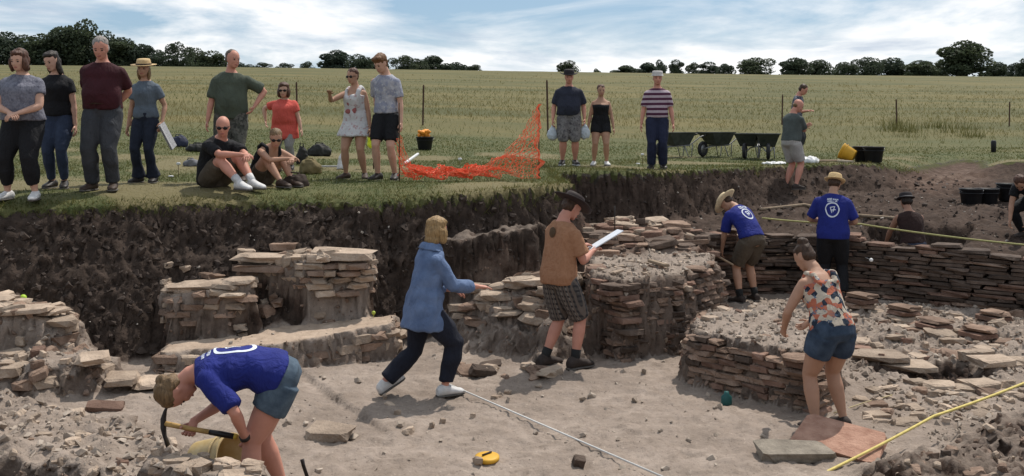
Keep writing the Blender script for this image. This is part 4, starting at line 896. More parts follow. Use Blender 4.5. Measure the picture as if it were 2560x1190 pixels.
    def hat(s, m, band=None, brim=.62, crown=.40, rb=.44, rt=.38, curl=.10, tilt=0, z=.66, name='hat', dent=.0, front=0.0, ry_=1.12):
        mb = MB(); n = 28; th = .035
        prof = [(rb*.9, -.01), (rb, 0.0), (brim*.85, -.02), (brim, .0), (brim, th*.7), (rb*1.02, .03), (rb*1.0, .10), ((rb+rt)/2, crown*.7), (rt, crown*.97), (rt*.72, crown*1.03), (rt*.3, crown*(1.0-dent)), (0.001, crown*(1.0-dent*1.3))]
        Rt = s.Rh @ rx(R(tilt))
        V = []; Fc = []
        for (r, zz) in prof:
            for i in range(n):
                a = 2*math.pi*i/n; x, y = r*math.cos(a), r*math.sin(a)*ry_; e = max(0, (r-rb)/(brim-rb+1e-6)) if r > rb else 0
                z2 = zz+e*curl*(abs(math.cos(a))**2)+e*front*(1 if y < 0 else -.3)*abs(math.sin(a)); V.append(s.hp(0, .05, z)+Rt @ (Vector((x, y, z2))*s.hh))
        for k in range(len(prof)-1):
            for i in range(n):
                j = (i+1) % n; Fc.append((k*n+i, k*n+j, (k+1)*n+j, (k+1)*n+i))
        mb.add(V, Fc); o = mb.build(name, m, s.root)
        if band:
            b2 = MB(); Vb = []; Fb = []
            for zz, rr in ((.035, 1.0), (.035, 1.05), (.115, 1.04), (.115, .98)):
                for i in range(n):
                    a = 2*math.pi*i/n; Vb.append(s.hp(0, .05, z)+Rt @ (Vector((rb*rr*math.cos(a), rb*rr*ry_*math.sin(a), zz))*s.hh))
            for k in range(3):
                for i in range(n):
                    j = (i+1) % n; Fb.append((k*n+i, k*n+j, (k+1)*n+j, (k+1)*n+i))
            b2.add(Vb, Fb); b2.build('hat_band', band, o)
        return o
    def shades(s):
        mb = MB()
        for sg in (-1, 1):
            mb.ball(s.hp(sg*.15, -.405, .485), (.125*s.hh, .045*s.hh, .082*s.hh), s.Rh, 12, 7)
            mb.tube([s.hp(sg*.26, -.36, .52), s.hp(sg*.325, -.15, .51), s.hp(sg*.335, .05, .48)], .018*s.hh, 6)
        mb.tube([s.hp(-.1, -.43, .52), s.hp(.1, -.43, .52)], .02*s.hh, 6); return mb.build('sunglasses', M_GLASS, s.root)
    def strip(s, name, pts, w, th, m, n=1):
        mb = MB(); mb.tube(pts, w, 8); return mb.build(name, m, s.root)
    def at(s, p):
        """person-local point to world"""
        return s.root.matrix_world @ p if False else Vector(s.root.location)+rz(s.root.rotation_euler[2]) @ p
    def emblem(s, m, t=.185, rad=.088, off=(0, 0), rows=(.258, .236)):
        """white ring and two rows of lettering printed across the shoulders, wrapped to the shirt"""
        H = s.H
        def wrap(name, V, Fc):
            me = mesh_np(name, V, Fc, True); o = bpy.data.objects.new(name, me); COL.objects.link(o); o.parent = None
            tgt = s.topobj
            tmp = bpy.data.objects.new('tmp', tgt.data); COL.objects.link(tmp)
            sw = o.modifiers.new('w', 'SHRINKWRAP'); sw.target = tmp; sw.wrap_method = 'PROJECT'; sw.use_project_x = sw.use_project_y = sw.use_project_z = False
            sw.wrap_method = 'NEAREST_SURFACEPOINT'; sw.wrap_mode = 'ABOVE_SURFACE'; sw.offset = .003
            dg = bpy.context.evaluated_depsgraph_get(); r = bpy.data.meshes.new_from_object(o.evaluated_get(dg)); bpy.data.objects.remove(o); bpy.data.objects.remove(tmp)
            return obj(name, r, m, s.topobj)
        def bp(u, v):                       # u across the back, v up the back (metres) from the emblem centre
            p, Rm = s.spine(t+v/H); return p+Rm @ Vector((u, .085*H*s.b, 0))
        n = 30; V = []; Fc = []
        for i in range(n):
            a = 2*math.pi*i/n
            for r in (rad*.82, rad): V.append(bp(off[0]+r*math.cos(a), off[1]+r*math.sin(a)))
        for i in range(n):
            j = (i+1) % n; Fc.append((2*i, 2*i+1, 2*j+1, 2*j))
        def bar(u0, v0, u1, v1, w):
            k = 4; d = Vector((u1-u0, v1-v0)); L = d.length; nx_ = Vector((-d.y, d.x))/L*w/2; b = len(V)
            for i in range(k+1):
                q = Vector((u0, v0))+d*i/k; V.append(bp(q.x+nx_.x, q.y+nx_.y)); V.append(bp(q.x-nx_.x, q.y-nx_.y))
            for i in range(k): Fc.append((b+2*i, b+2*i+1, b+2*i+3, b+2*i+2))
        for (u0, v0, u1, v1) in ((-.035, .045, -.01, -.03), (-.03, .04, .03, .028), (.03, .03, .008, -.045), (-.045, .0, .02, -.01)):
            bar(off[0]+u0, off[1]+v0, off[0]+u1, off[1]+v1, .011)
        wrap('emblem', V, Fc); V = []; Fc = []; rnd = random.Random(4)
        for ri, tt in enumerate(rows):
            u = -.085 if ri == 0 else -.065; end = -u; v = (tt-t)*H
            while u < end:                     # marks the size of capitals: uprights and cross strokes
                kk = rnd.choice((0, 1, 2)); hgt = .026
                bar(u+off[0], v, u+off[0], v+hgt, .007)
                if kk: bar(u+off[0], v+(hgt if kk == 1 else 0), u+off[0]+.012, v+(hgt if kk == 1 else 0), .007)
                if kk == 1 or rnd.random() < .4: bar(u+.013+off[0], v, u+.013+off[0], v+hgt, .007)
                u += .023
        wrap('lettering', V, Fc)

def hair_mat(k, c):
    m, t, b = newmat('hair_'+k); tc = nd(t, 'ShaderNodeTexCoord'); mp = nd(t, 'ShaderNodeMapping'); mp.inputs['Scale'].default_value = (70, 70, 9); t.links.new(tc.outputs['Object'], mp.inputs[0])
    n = noise(t, mp.outputs[0], 1.0, 4, .6, .6); t.links.new(mixc(t, ramp(t, n.outputs[0], [(.3, 0.), (.7, 1.)]).outputs[0], col(c, .5), col(c, 1.5)), b.inputs['Base Color']); b.inputs['Roughness'].default_value = .5
    bump(t, b, n.outputs[0], .8, .012); return m
HAIR = {k: hair_mat(k, c) for k, c in {'brown': (.055, .030, .018), 'dark': (.022, .015, .011), 'auburn': (.075, .033, .02), 'blonde': (.27, .17, .075), 'grey': (.24, .21, .19), 'fair': (.20, .125, .06), 'ginger': (.14, .065, .028), 'sand': (.16, .10, .05)}.items()}
STRAW = mat('straw', (.52, .37, .19), .8, .2, 30, .6, 90, bdist=.006)
STRAW2 = mat('pale_straw', (.60, .48, .30), .8, .2, 30, .6, 90, bdist=.006)
FELT = mat('dark_felt', (.025, .021, .022), .8, .2, 12, .2)
LEATHER = mat('brown_leather', (.045, .028, .02), .6, .3, 12, .3)
WSHOE = mat('white_trainer', (.55, .54, .53), .6, .15, 14, .2)
DSHOE = mat('dark_shoe', (.022, .018, .016), .5, .2, 14, .2)
BOOT = mat('dusty_boot', (.040, .030, .026), .8, .4, 12, .5)
NAVY = cloth('navy', (.012, .014, .024)); BLACK = cloth('black', (.010, .010, .012)); DENIM = cloth('denim', (.030, .042, .075), .25); DARKDENIM = cloth('dark_denim', (.016, .021, .036), .25)
ROYAL = cloth('royal_blue', (.014, .022, .165), .15); KHAKI = cloth('khaki', (.075, .058, .042)); STONE_C = cloth('stone', (.33, .31, .29)); PRINT = mat('white_print', (.62, .66, .74), .7, .06, 30, 0)
CHAR = cloth('charcoal', (.030, .032, .036))

def spectators():
    p = Person('woman in grey T-shirt and black cropped trousers clasping her hands at the turf edge', on(58, 11.1), 2, 1.71, 'f', 1.32, 'fair', head=(14, -4, 0), belly=.018, bust=.026,
               hands=[(-.03, -.26, .98), (.05, -.27, .97)], elbow=[(-1, .5, -.2), (1, .5, -.2)], feet=[(-.17, 0), (.15, -.03)], curl=(.9, .9))
    p.top('t_shirt', pattern('grey_marl', 'marl', [(.125, .125, .155), (.165, .165, .20), (.10, .10, .13)]), -.03, .27, .014, .012, .303, .006); p.legs('trousers', BLACK, .87, .012); p.hair(HAIR['auburn'], 'bobfull'); p.shoes(WSHOE)
    p = Person('long haired woman in black top and slim jeans behind the woman in grey', on(143, 11.95), 8, 1.68, 'f', .98, 'fair', head=(18, -22, -6), hands=['down', 'down'], feet=[(-.07, .05), (.1, -.05)])
    p.top('top', BLACK, -.02, .26, .014, .006, .303); p.legs('jeans', DENIM, .95, .011, .06); p.hair(HAIR['dark'], 'long'); p.shoes(DSHOE)
    p = Person('grey haired man in maroon polo shirt and charcoal cargo trousers, hands behind him', on(258, 11.75), 4, 1.85, 'm', 1.17, 'red', head=(20, 6, 0), hands=['back', 'back'], belly=.022, feet=[(-.13, 0), (.12, .0)])
    p.top('polo_shirt', cloth('maroon', (.042, .009, .013)), -.03, .40, .014, .014, .315, .007); p.legs('trousers', cloth('slate', (.040, .042, .048)), .975, .020, .07, lambda u: .092-.02*max(0,u-.5) if u > .4 else 0, fold=.010); p.hair(HAIR['grey'], 'short'); p.shoes(LEATHER)
    mb = MB(); P, Rm = p.spine(.045); mb.loft([p.tring(.035, .106, .080+.01, -.012, .016), p.tring(.055, .104, .082+.01, -.012, .016)], 20); mb.build('belt', LEATHER, p.root)
    p = Person('woman in straw sun hat, grey blue T-shirt and flared jeans holding a newspaper', on(365, 13.0), -6, 1.64, 'f', .98, 'tan', head=(8, 8, 0), hands=['down', (.24, -.04, .80)], feet=[(-.10, 0), (.10, .03)])
    p.top('t_shirt', cloth('grey_blue', (.10, .125, .155)), -.01, .3, .010, .008, .303); p.legs('jeans', DARKDENIM, .985, .009, .06, lambda u: .0+max(0, (u-.6))*.27*.9 if u > .6 else 0); p.hair(HAIR['fair'], 'under'); p.hat(STRAW, cloth('dark_band', (.05, .035, .03)), .74, .38, .43, .36, .02); p.shoes(DSHOE); HATW = p
    nb = MB(); w = p.at(p.wri[1]+p.hdir[1]*.08)
    Mx = rz(R(-6)) @ ry(R(-20)) @ rx(R(20))
    for k, (o, a) in enumerate(((0, 0), (.012, 7), (.02, -6))): nb.box(w+Mx @ Vector((.02+o, -.01, -.13)), (.006, .16, .36), Mx @ rz(R(a)))
    tag(nb.build('newspaper', mat('newsprint', (.34, .34, .35), .9, .35, 60, .1), None, False), 'folded grey newspaper held by the woman in straw sun hat', 'newspaper')
    p = Person('balding man in sage green T-shirt with one hand on his hip', on(578, 13.25), 10, 1.79, 'm', 1.10, 'red', head=(6, 38, 0), hands=['down', (.31, -.06, 1.02)], elbow=[None, (1, .45, 0)], belly=.014, feet=[(-.12, .0), (.13, .0)])
    p.top('t_shirt', cloth('sage', (.062, .075, .055)), -.06, .42, .016, .016, .312, .008); p.legs('trousers', pattern('camo_trousers', 'camo', [(.05, .05, .04), (.10, .095, .08), (.03, .03, .026)]), .97, .018, .07, lambda u: .083 if u > .5 else 0); p.hair(mat('hair_brown_grey', (.10, .075, .06), .6, .3, 30, .4), 'receding'); p.shoes(LEATHER)
    # seated pair
    p = Person('bald man in black T-shirt and sunglasses sitting on the grass hugging his knees', on(532, 12.35), 52, 1.80, 'm', 1.10, 'red', lean=(-8, 34), pel=(0, 0, .12), head=(16, -40, 0), belly=.015,
               feet=[(-.11, -.70, 0, 0), (.11, -.66, 0, 5)], knee=[(-.15, -.1, 1), (.12, -.1, 1)], hands=[(-.02, -.62, .42), (.03, -.64, .40)], elbow=[(-1, .1, -.4), (1, .1, -.4)], curl=(.9, .9))
    p.top('t_shirt', BLACK, -.045, .42, .014, .010, .31, .008); p.legs('shorts', KHAKI, .44, .016, .05, loose=.008); p.shades(); p.shoes(WSHOE, sock=cloth('white_sock', (.5, .5, .5)))
    p = Person('fair haired woman in black top and sunglasses sitting hunched beside the bald man', on(652, 12.75), 50, 1.64, 'f', 1.02, 'tan', lean=(0, 52), pel=(0, 0, .115), head=(22, -34, 0),
               feet=[(-.10, -.56, 0, 0), (.10, -.52, 0, 5)], knee=[(-.15, -.1, 1), (.15, -.1, 1)], hands=[(.0, -.60, .36), (.03, -.62, .34)], elbow=[(-1, .1, -.3), (1, .1, -.3)], curl=(.9, .9))
    p.top('top', BLACK, -.03, .0, .010, .004, .25, straps=True); p.legs('shorts', KHAKI, .30, .012, .05); p.hair(HAIR['sand'], 'tied'); p.shades(); p.shoes(LEATHER)
    p = Person('short stout woman in coral tunic and sunglasses, hand on hip, behind the seated pair', on(712, 16.1), -4, 1.40, 'f', 1.38, 'fair', head=(10, 6, 0), headscale=1.22, bust=.034, belly=.02, hands=[(-.33, .02, .80), 'down'], elbow=[(-1, .3, .1), None], feet=[(-.12, 0), (.12, 0)])
    p.top('tunic', cloth('coral', (.52, .085, .065), .1), -.16, .30, .014, .012, .303, .008, hemw=(-.16, .118, .084)); p.legs('leggings', cloth('pale_trousers', (.22, .21, .20)), .95, .006); p.hair(HAIR['auburn'], 'bobfull'); p.shades(); p.shoes(DSHOE)
    # couple
    p = Person('woman in white printed sundress and sunglasses pointing down into the trench', on(889, 14.3), -10, 1.62, 'f', 1.06, 'tan', head=(8, -14, 0), bust=.022, hands=[(-.24, -.42, 1.235), 'down'], elbow=[(-.6, .3, -.6), None], feet=[(-.14, -.02, 0, -25), (.13, .03, 0, 20)], curl=(.15, .4), twist=-6)
    p.top('sundress', pattern('white_print_dress', 'camo', [(.50, .49, .49), (.54, .53, .53), (.42, .30, .30)]), -.14, .0, .012, .014, .25, .009, straps=True, hemw=(-.135, .160, .125)); p.legs('shorts', BLACK, .28, .003); p.hair(HAIR['auburn'], 'tied'); p.shades(); p.shoes(LEATHER)
    mo = MB(); PP, Rm = p.spine(.12)
    for (u, v, a, b_) in ((-.02, .07, .055, .05), (.02, -.02, .04, .07), (-.045, -.05, .05, .035)): mo.ball(PP+Rm @ Vector((u*1.3, -.128, v)), (a, .012, b_), None, 12, 7)
    mo.build('printed_motif', cloth('motif_red', (.26, .09, .085), .3), p.topobj)
    p = Person('tall young man in pale patterned T-shirt and black shorts beside the pointing woman', on(966, 14.1), -12, 1.84, 'm', .93, 'fair', head=(28, -22, 0), lean=(2, 8), hands=[(-.16, .10, .90), 'down'], feet=[(-.12, -.02, 0, -15), (.12, .03, 0, 12)])
    p.top('t_shirt', pattern('pale_pattern', 'camo', [(.34, .34, .38), (.25, .26, .33), (.42, .42, .45)]), -.03, .38, .012, .010, .31); p.legs('shorts', BLACK, .42, .014, loose=.008); p.hair(HAIR['ginger'], 'tuft'); p.shoes(DSHOE)
    # right-hand group
    p = Person('man in dark bush hat, navy shirt and grey camouflage shorts carrying plastic bags', on(1422, 18.3), 0, 1.78, 'm', 1.18, 'red', head=(6, 0, 0), belly=.02, hands=[(-.30, -.04, .84), (.29, -.03, .86)], feet=[(-.12, 0), (.12, .02)], curl=(1.0, 1.0))
    p.top('shirt', cloth('navy_shirt', (.024, .027, .043)), -.03, .42, .016, .014, .312); p.legs('shorts', pattern('camo_shorts', 'camo', [(.11, .10, .10), (.16, .15, .145), (.05, .045, .05)]), .52, .018, loose=.012); p.hair(HAIR['brown'], 'crop'); p.hat(FELT, None, .72, .42, .43, .37, .16, z=.64); p.shoes(DSHOE, mat('pale_sole', (.5, .5, .5), .7, .1, 10, 0))
    for i in (0, 1):
        w = p.at(p.wri[i]+p.hdir[i]*.075); mb = MB()
        mb.loft([(w+Vector((0, 0, dz)), EX, Vector((0, 1, 0)), a, b_) for dz, a, b_ in ((.0, .012, .012), (-.05, .03, .025), (-.12, .08, .05), (-.21, .10, .065), (-.28, .085, .055), (-.30, .03, .02))], 14); me = remesh(mb, .012, 2); folds(me, .012, 22, 40+i)
        tag(obj('plastic_bag', me, mat('white_plastic', (.42, .46, .50), .35, .2, 9, .4)), 'bulging white plastic bag hanging from bush hat man\'s '+('right' if i == 0 else 'left')+' hand', 'plastic bag')
    p = Person('woman in strapless black playsuit standing with arms at her sides', on(1502, 18.5), -4, 1.53, 'f', 1.10, 'tan', head=(4, 8, 0), feet=[(-.13, .0), (.11, .02)], bust=.026)
    p.top('playsuit', BLACK, -.045, .0, .010, .006, .235, .006); p.legs('shorts', BLACK, .22, .014, loose=.012); p.hair(HAIR['auburn'], 'tied'); p.shoes(WSHOE)
    p = Person('man in white cap, plum and white striped T-shirt and dark jeans', on(1643, 17.4), -8, 1.74, 'm', 1.06, 'red', head=(4, 6, 0), hands=['down', 'down'], feet=[(-.10, 0), (.10, .03)], belly=.008)
    p.top('t_shirt', pattern('stripes', 'stripes', [(.075, .022, .050), (.42, .34, .38)]), -.03, .42, .014, .012, .312, .004); p.legs('jeans', cloth('jean_blue', (.016, .020, .044), .2), .985, .016, .07, lambda u: .080 if u > .5 else 0); p.hat(mat('cap_white', (.50, .47, .45), .8, .15, 10, .2), None, .50, .36, .42, .37, .0, z=.66, front=.0, name='cap'); p.hair(HAIR['grey'], 'fringe'); p.shoes(DSHOE)
    p = Person('dark haired man in navy and grey T-shirt looking down on the turf', on(1990, 23.0), 62, 1.76, 'm', 1.0, 'red', head=(30, 0, 0), lean=(2, 10), hands=[(.0, -.25, 1.1), (.02, -.27, 1.1)], feet=[(-.1, 0), (.1, 0)])
    p.top('t_shirt', pattern('navy_grey', 'camo', [(.03, .033, .055), (.12, .125, .15), (.18, .18, .2)]), -.03, .42, .014, .01, .31); p.legs('trousers', CHAR, .97, .014); p.hair(HAIR['brown'], 'short'); p.shoes(DSHOE)
    p = Person('man in grey green T-shirt and pale shorts with folded arms below the turf', on(1978, 18.4), 118, 1.72, 'm', 1.10, 'red', head=(26, -30, 0), lean=(3, 8), hands=[(.12, -.24, 1.20), (-.12, -.23, 1.18)], elbow=[(-1, 0, -.5), (1, 0, -.5)], feet=[(-.12, 0), (.12, 0.02)], belly=.012)
    p.top('t_shirt', cloth('grey_green', (.072, .085, .080)), -.03, .42, .015, .013, .312); p.legs('shorts', STONE_C, .43, .016, loose=.01); p.hair(HAIR['sand'], 'fringe'); p.shoes(BOOT)

def diggers():
    # man with clipboard, side on, facing right
    p = Person('man in rust T-shirt, plaid shorts and wide brown hat reading a drawing board', on(1398, 10.0), 126, 1.80, 'm', 1.02, 'red', near=True, head=(30, -6, 0), lean=(1, 9), feet=[(-.13, -.10, 0, 0), (.12, .10, 0, 4)],
               hands=[(-.10, -.36, 1.17), (.10, -.36, 1.19)], elbow=[(-.5, .6, -.8), (.5, .6, -.8)], curl=(.8, .8), handdir=((.3, -1, .35), (-.3, -1, .35)))
    p.top('t_shirt', pattern('rust_tee', 'marl', [(.30, .148, .080), (.325, .165, .092), (.28, .135, .072)]), -.055, .38, .022, .018, .312, .008); p.legs('shorts', pattern('plaid_shorts', 'plaid', [(.062, .056, .052), (.17, .155, .14), (.03, .028, .03), (.12, .095, .08)]), .50, .018, .05, loose=.014, fold=.008)
    p.hair(HAIR['brown'], 'short'); p.hat(mat('hat_brown', (.028, .019, .018), .7, .25, 12, .2), mat('hat_band_pale', (.14, .11, .12), .6, .1, 12, 0), .82, .42, .43, .36, .12, z=.63, tilt=4); p.shoes(BOOT, big=1.12, sock=cloth('dark_sock', (.02, .02, .02)))
    em = MB(); q, Rm = p.spine(.235); em.ball(q+Rm @ Vector((-.01, .076*1.8, 0)), (.05, .012, .055), Rm, 14, 7); em.build('shoulder_print', cloth('rust_dark', (.09, .055, .03), .3), p.topobj)
    c = p.at((p.wri[0]+p.wri[1])/2)+Vector((.20, .10, .085)); Rb = rz(R(8)) @ ry(R(-30)) @ rx(R(-4))
    mb = MB(); mb.box(c, (.40, .30, .008), Rb); bo = tag(mb.build('drawing_board', mat('board_white', (.62, .65, .70), .5, .06, 8, 0), None, False), 'white drawing board held tilted by the man in rust T-shirt', 'drawing board')
    mb = MB(); mb.box(c+Rb @ Vector((-.18, 0, .010)), (.03, .10, .012), Rb); mb.build('clip', mat('steel', (.35, .35, .36), .35, .2, 10, 0, metal=.9), bo, False)
    # woman in denim shirt mid-stride to the right
    p = Person('woman in long denim shirt and navy trousers striding with one hand held out', on(1062, 9.0), 112, 1.69, 'f', 1.08, 'red', near=True, head=(12, 26, 0), lean=(3, 10), pel=(0, 0, .835), hipyaw=0, twist=6,
               feet=[(-.12, -.15, 0, 8), (.12, .36, .03, 6)], knee=[(0, -1, .2), (0, -1, -.1)], hands=[(-.12, -.47, .98), (.10, -.30, .93)], elbow=[(-.3, .6, -1), (.3, .6, -1)], curl=(.25, .5), toe=(0, -28), handdir=((.0, -1, -.12), (0, -1, -.4)))
    SH = crease(mat('denim_shirt', (.095, .145, .265), .85, .16, 7, .35, 160, c2=(.14, .195, .32)))
    p.top('shirt', SH, -.12, .90, .015, .020, .312, .010, hemw=(-.125, .128, .104), freq=10); p.legs('trousers', NAVY, .93, .018, .04, lambda u: .066 if u > .5 else 0, fold=.011); p.hair(HAIR['blonde'], 'bobfull'); p.shoes(WSHOE)
    cb = MB(); cb.loft([p.tring(.292, .072, .052, .006, .022), p.tring(.315, .052, .048, .006, .020), p.tring(.33, .040, .040, .002, .016)], 18); me = remesh(cb, .009, 2); folds(me, .005, 20, 3); obj('collar', me, SH, p.topobj)
    # bent digger with mattock, bottom left, facing left
    p = Person('woman in royal blue T-shirt and denim shorts bent double swinging a small mattock', on(668, 6.35), -80, 1.70, 'f', 1.10, 'red', near=True, head=(124, 14, 0), lean=(62, 98), pel=(0, .06, .875), hipyaw=8, twist=-4,
               feet=[(-.16, .10, 0, -5), (.12, -.10, 0, 8)], knee=[(0, -1, 0), (0, -1, 0)], hands=[(-.03, -.46, .60), (.15, -.12, .52)], elbow=[(-.5, .3, -.3), (.7, .4, 0)], curl=(1.25, .5), handdir=((.62, -.25, -.72), None))
    SB = p
    p.top('t_shirt', ROYAL, -.015, .44, .014, .012, .308, .007); p.legs('shorts', mat('blue_denim', (.055, .085, .125), .9, .25, 14, .4, 180, c2=(.10, .14, .18)), .24, .016, .05, loose=.010); p.emblem(PRINT, t=.165, rad=.115, rows=(.272, .246)); p.hair(HAIR['sand'], 'tied'); p.shoes(BOOT)
    fr = MB()
    for i in (0, 1):
        P = p.leg_pts(i, .030, .20, .245); fr.tube([P[0][0], P[-1][0]], [P[0][1], P[-1][1]+.001], 18)
    wb = MB(); e = p.elb[1].lerp(p.wri[1], .86); e2 = p.elb[1].lerp(p.wri[1], .95); wb.tube([e, e2], .0345, 14); wb.build('watch_strap', DSHOE, p.root)
    hd = p.at(p.wri[0]+p.hdir[0]*.062+p.palm(0)[1]*.024); tl = empty('mattock', hd); tag(tl, 'small mattock with wooden handle and black grip in the bent woman\'s hand', 'mattock')
    A = Vector((-.17, .0, .035)); Bv = Vector((.30, -.02, -.045))
    mb = MB(); mb.tube([A*1.05, A*.4, Vector((0, 0, 0)), Bv*.45], [.017, .016, .015, .016], 10); mb.build('handle', mat('ash_wood', (.45, .28, .10), .6, .2, 20, .2), tl)
    mb = MB(); mb.tube([Bv*.42, Bv*.7, Bv*.96], [.017, .019, .018], 10); mb.build('grip', M_DARK, tl)
    mb = MB(); mb.tube([Bv*.955, Bv*1.03], [.0185, .016], 10); mb.build('end_cap', mat('yellow_cap', (.55, .36, .05), .5, .1, 8, 0), tl)
    mb = MB(); mb.loft([(A+Vector((dx_, dy_, z)), EX, Vector((0, 1, 0)), a, b_) for z, dx_, dy_, a, b_ in ((-.145, .03, 0, .004, .035), (-.08, .008, 0, .010, .026), (-.03, .0, 0, .018, .022), (.03, .0, 0, .018, .022), (.08, .012, 0, .011, .012), (.15, .045, 0, .003, .004))], 10); mb.build('head', mat('forged_steel', (.05, .045, .045), .5, .3, 14, .2, metal=.6), tl)
    # bent man with straw hat
    p = Person('man in royal blue T-shirt and pale straw hat stooping beside the brick wall', on(1868, 13.85), 205, 1.76, 'm', 1.02, 'tan', head=(58, 24, 0), lean=(26, 50), pel=(0, .10, .90), side=0, hands=[(-.10, -.42, .62), (.16, -.40, .60)], elbow=[(-.8, .3, 0), (.8, .3, 0)], feet=[(-.14, .0, 0), (.17, .06, 0)], curl=(.9, .9))
    p.top('t_shirt', ROYAL, -.03, .44, .015, .013, .31, .007); p.legs('shorts', KHAKI, .43, .016, loose=.01); p.emblem(PRINT, t=.175, rad=.095); p.hair(HAIR['brown'], 'crop'); p.hat(STRAW2, None, .80, .40, .44, .37, .12, z=.62); p.shoes(BOOT, sock=cloth('dark_sock', (.02, .02, .02)))
    # standing straw hat man
    p = Person('man in royal blue T-shirt and brown straw hat standing with his back turned', on(2082, 13.9), 158, 1.80, 'm', 1.12, 'tan', head=(24, -10, 0), lean=(2, 12), hands=[(-.12, -.30, 1.06), (.16, -.32, 1.08)], elbow=[(-.8, .5, -.5), (.9, .5, -.6)], feet=[(-.13, .0), (.13, .02)], curl=(.8, .8))
    p.top('t_shirt', ROYAL, -.06, .44, .016, .016, .312, .007); p.legs('trousers', BLACK, .96, .016, .07, lambda u: .083 if u > .5 else 0); p.emblem(PRINT, t=.175, rad=.105, rows=(.255, .235)); p.hair(HAIR['brown'], 'short'); p.hat(STRAW, None, .60, .44, .43, .36, .07, z=.62, dent=.12); p.shoes(BOOT)
    # woman in floral top seen from behind
    p = Person('woman in floral vest top and denim shorts working at the mortar block', on(2074, 8.05), 200, 1.60, 'f', 1.14, 'tan', near=True, head=(36, 14, 0), lean=(20, 30), pel=(0, .03, .835), hands=[(-.12, -.42, .80), (.20, -.34, .78)], elbow=[(-.7, .4, -.3), (.8, .4, -.3)], feet=[(-.14, .0, 0, -6), (.15, .02, 0, 8)], curl=(.7, .9), bust=.02)
    p.top('vest_top', pattern('floral_top', 'floral', [(.018, .026, .042), (.50, .42, .33), (.42, .13, .075), (.10, .14, .20)]), -.01, .0, .012, .010, .235, .006, straps=True); p.legs('shorts', mat('mid_denim', (.026, .044, .078), .9, .3, 12, .4, 180, c2=(.055, .082, .125)), .235, .018, .055, loose=.008); p.hair(HAIR['brown'], 'bun'); p.shoes(BOOT)
    # two diggers in the far trench
    p = Person('digger in dark vest and hat kneeling with back turned behind the brick wall', on(2272, 15.0), 178, 1.72, 'm', 1.04, 'deep', head=(18, 0, 0), lean=(16, 26), pel=(0, .18, .27), hands=[(-.26, -.42, .16), (.26, -.40, .12)], elbow=[(-1, .5, 0), (1, .5, 0)], feet=[(-.10, .42, 0, 180), (.10, .42, 0, 180)], knee=[(-.2, -1, -.4), (.2, -1, -.4)], curl=(.6, .6))
    p.top('vest', cloth('dark_brown', (.028, .014, .012)), .0, .0, .014, .008, .30, straps=False); p.legs('trousers', cloth('slate_blue', (.045, .05, .075)), .95, .014); p.hair(HAIR['dark'], 'short'); p.hat(FELT, mat('grey_band', (.16, .15, .15), .8, .1, 8, 0), .58, .40, .43, .38, .05, z=.66); p.shoes(BOOT)
    p = Person('digger in black top stooping over the bare soil of the far trench', on(2582, 14.9), -55, 1.70, 'm', 1.0, 'tan', head=(60, 20, 0), lean=(45, 72), pel=(0, .18, .60), hands=[(-.16, -.42, .10), (.12, -.30, .30)], elbow=[(-.8, .3, 0), (.8, .3, 0)], feet=[(-.16, .02), (.16, .10)], knee=[(-.4, -1, .3), (.4, -1, .3)], curl=(.7, .6))
    p.top('top', BLACK, -.02, .3, .014, .01, .31); p.legs('trousers', BLACK, .96, .014); p.hair(HAIR['auburn'], 'short'); p.shoes(BOOT)
spectators(); diggers()
# ------------------------------------------------------------------ tools, buckets, barrows, net, ropes
BLKP = mat('black_rubber', (.016, .016, .018), .5, .25, 10, .2)
YELP = mat('yellow_plastic', (.60, .33, .035), .5, .12, 8, .15)
STEEL = mat('grey_steel', (.20, .20, .20), .45, .25, 10, .2, metal=.7)
RUST = mat('rusty_iron', (.075, .045, .03), .9, .35, 14, .5)
WOOD = mat('grey_wood', (.24, .18, .125), .9, .3, 14, .5)
def bucket(label, loc, rt, rb, h, m, rot=None, handle=True, group=None, cat='bucket', inner=None):
    root = empty('bucket', loc); tag(root, label, cat, group); M = rot if rot is not None else Matrix.Identity(3)
    mb = MB(); mb.lathe([(.001, 0), (rb*.9, 0), (rb, .012), (rt*.985, h*.93), (rt*1.05, h*.945), (rt*1.05, h), (rt*.97, h), (rb*.94, .02), (.001, .02)], 28, M); mb.build('body', [m], root)
    mb = MB(); mb.lathe([(rt*1.0, h*.72), (rt*1.045, h*.73), (rt*1.05, h*.76), (rt*1.0, h*.77)], 28, M); mb.build('rim_band', m, root)
    if handle:
        mb = MB(); P = []
        for i in range(13):
            a = math.pi*i/12; P.append(M @ Vector((rt*1.08*math.cos(a), -rt*.5*math.sin(a), h*.92-rt*.85*math.sin(a)*.35)))
        mb.tube(P, .004, 6); mb.build('handle', STEEL, root)
    return root
# bucket on its side by the bent woman
q = on(515, 6.62); Mr = rz(R(-24)) @ ry(R(80)); bk1 = bucket('dusty yellow bucket lying on its side by the bent woman\'s legs', q+Vector((-.06, 0, .145)), .150, .115, .30, mat('dusty_yellow', (.60, .38, .10), .6, .3, 5, .2, c2=(.58, .47, .28)), Mr)
bucket('black bucket heaped with orange plastic netting on the field edge', on(1062, 22.5), .20, .15, .30, BLKP)
hm = MB(); c = on(1062, 22.5, .34)
for i in range(26):
    a = random.random()*6.28; r_ = random.random()*.15; p0 = c+Vector((r_*math.cos(a), r_*math.sin(a), random.uniform(-.02, .10))); hm.ball(p0, (.06, .05, .04), rz(a), 7, 5)
me = remesh(hm, .018, 1); folds(me, .015, 24, 6); tag(obj('orange_netting', me, mat('orange_plastic', (.75, .27, .03), .5, .25, 18, .3)), 'crumpled orange netting heaped in the black bucket', 'netting')
bucket('yellow bucket tipped against the black tubs on the bank', on(2136, 20.6, .12), .17, .13, .29, YELP, rz(R(150)) @ ry(R(65)))
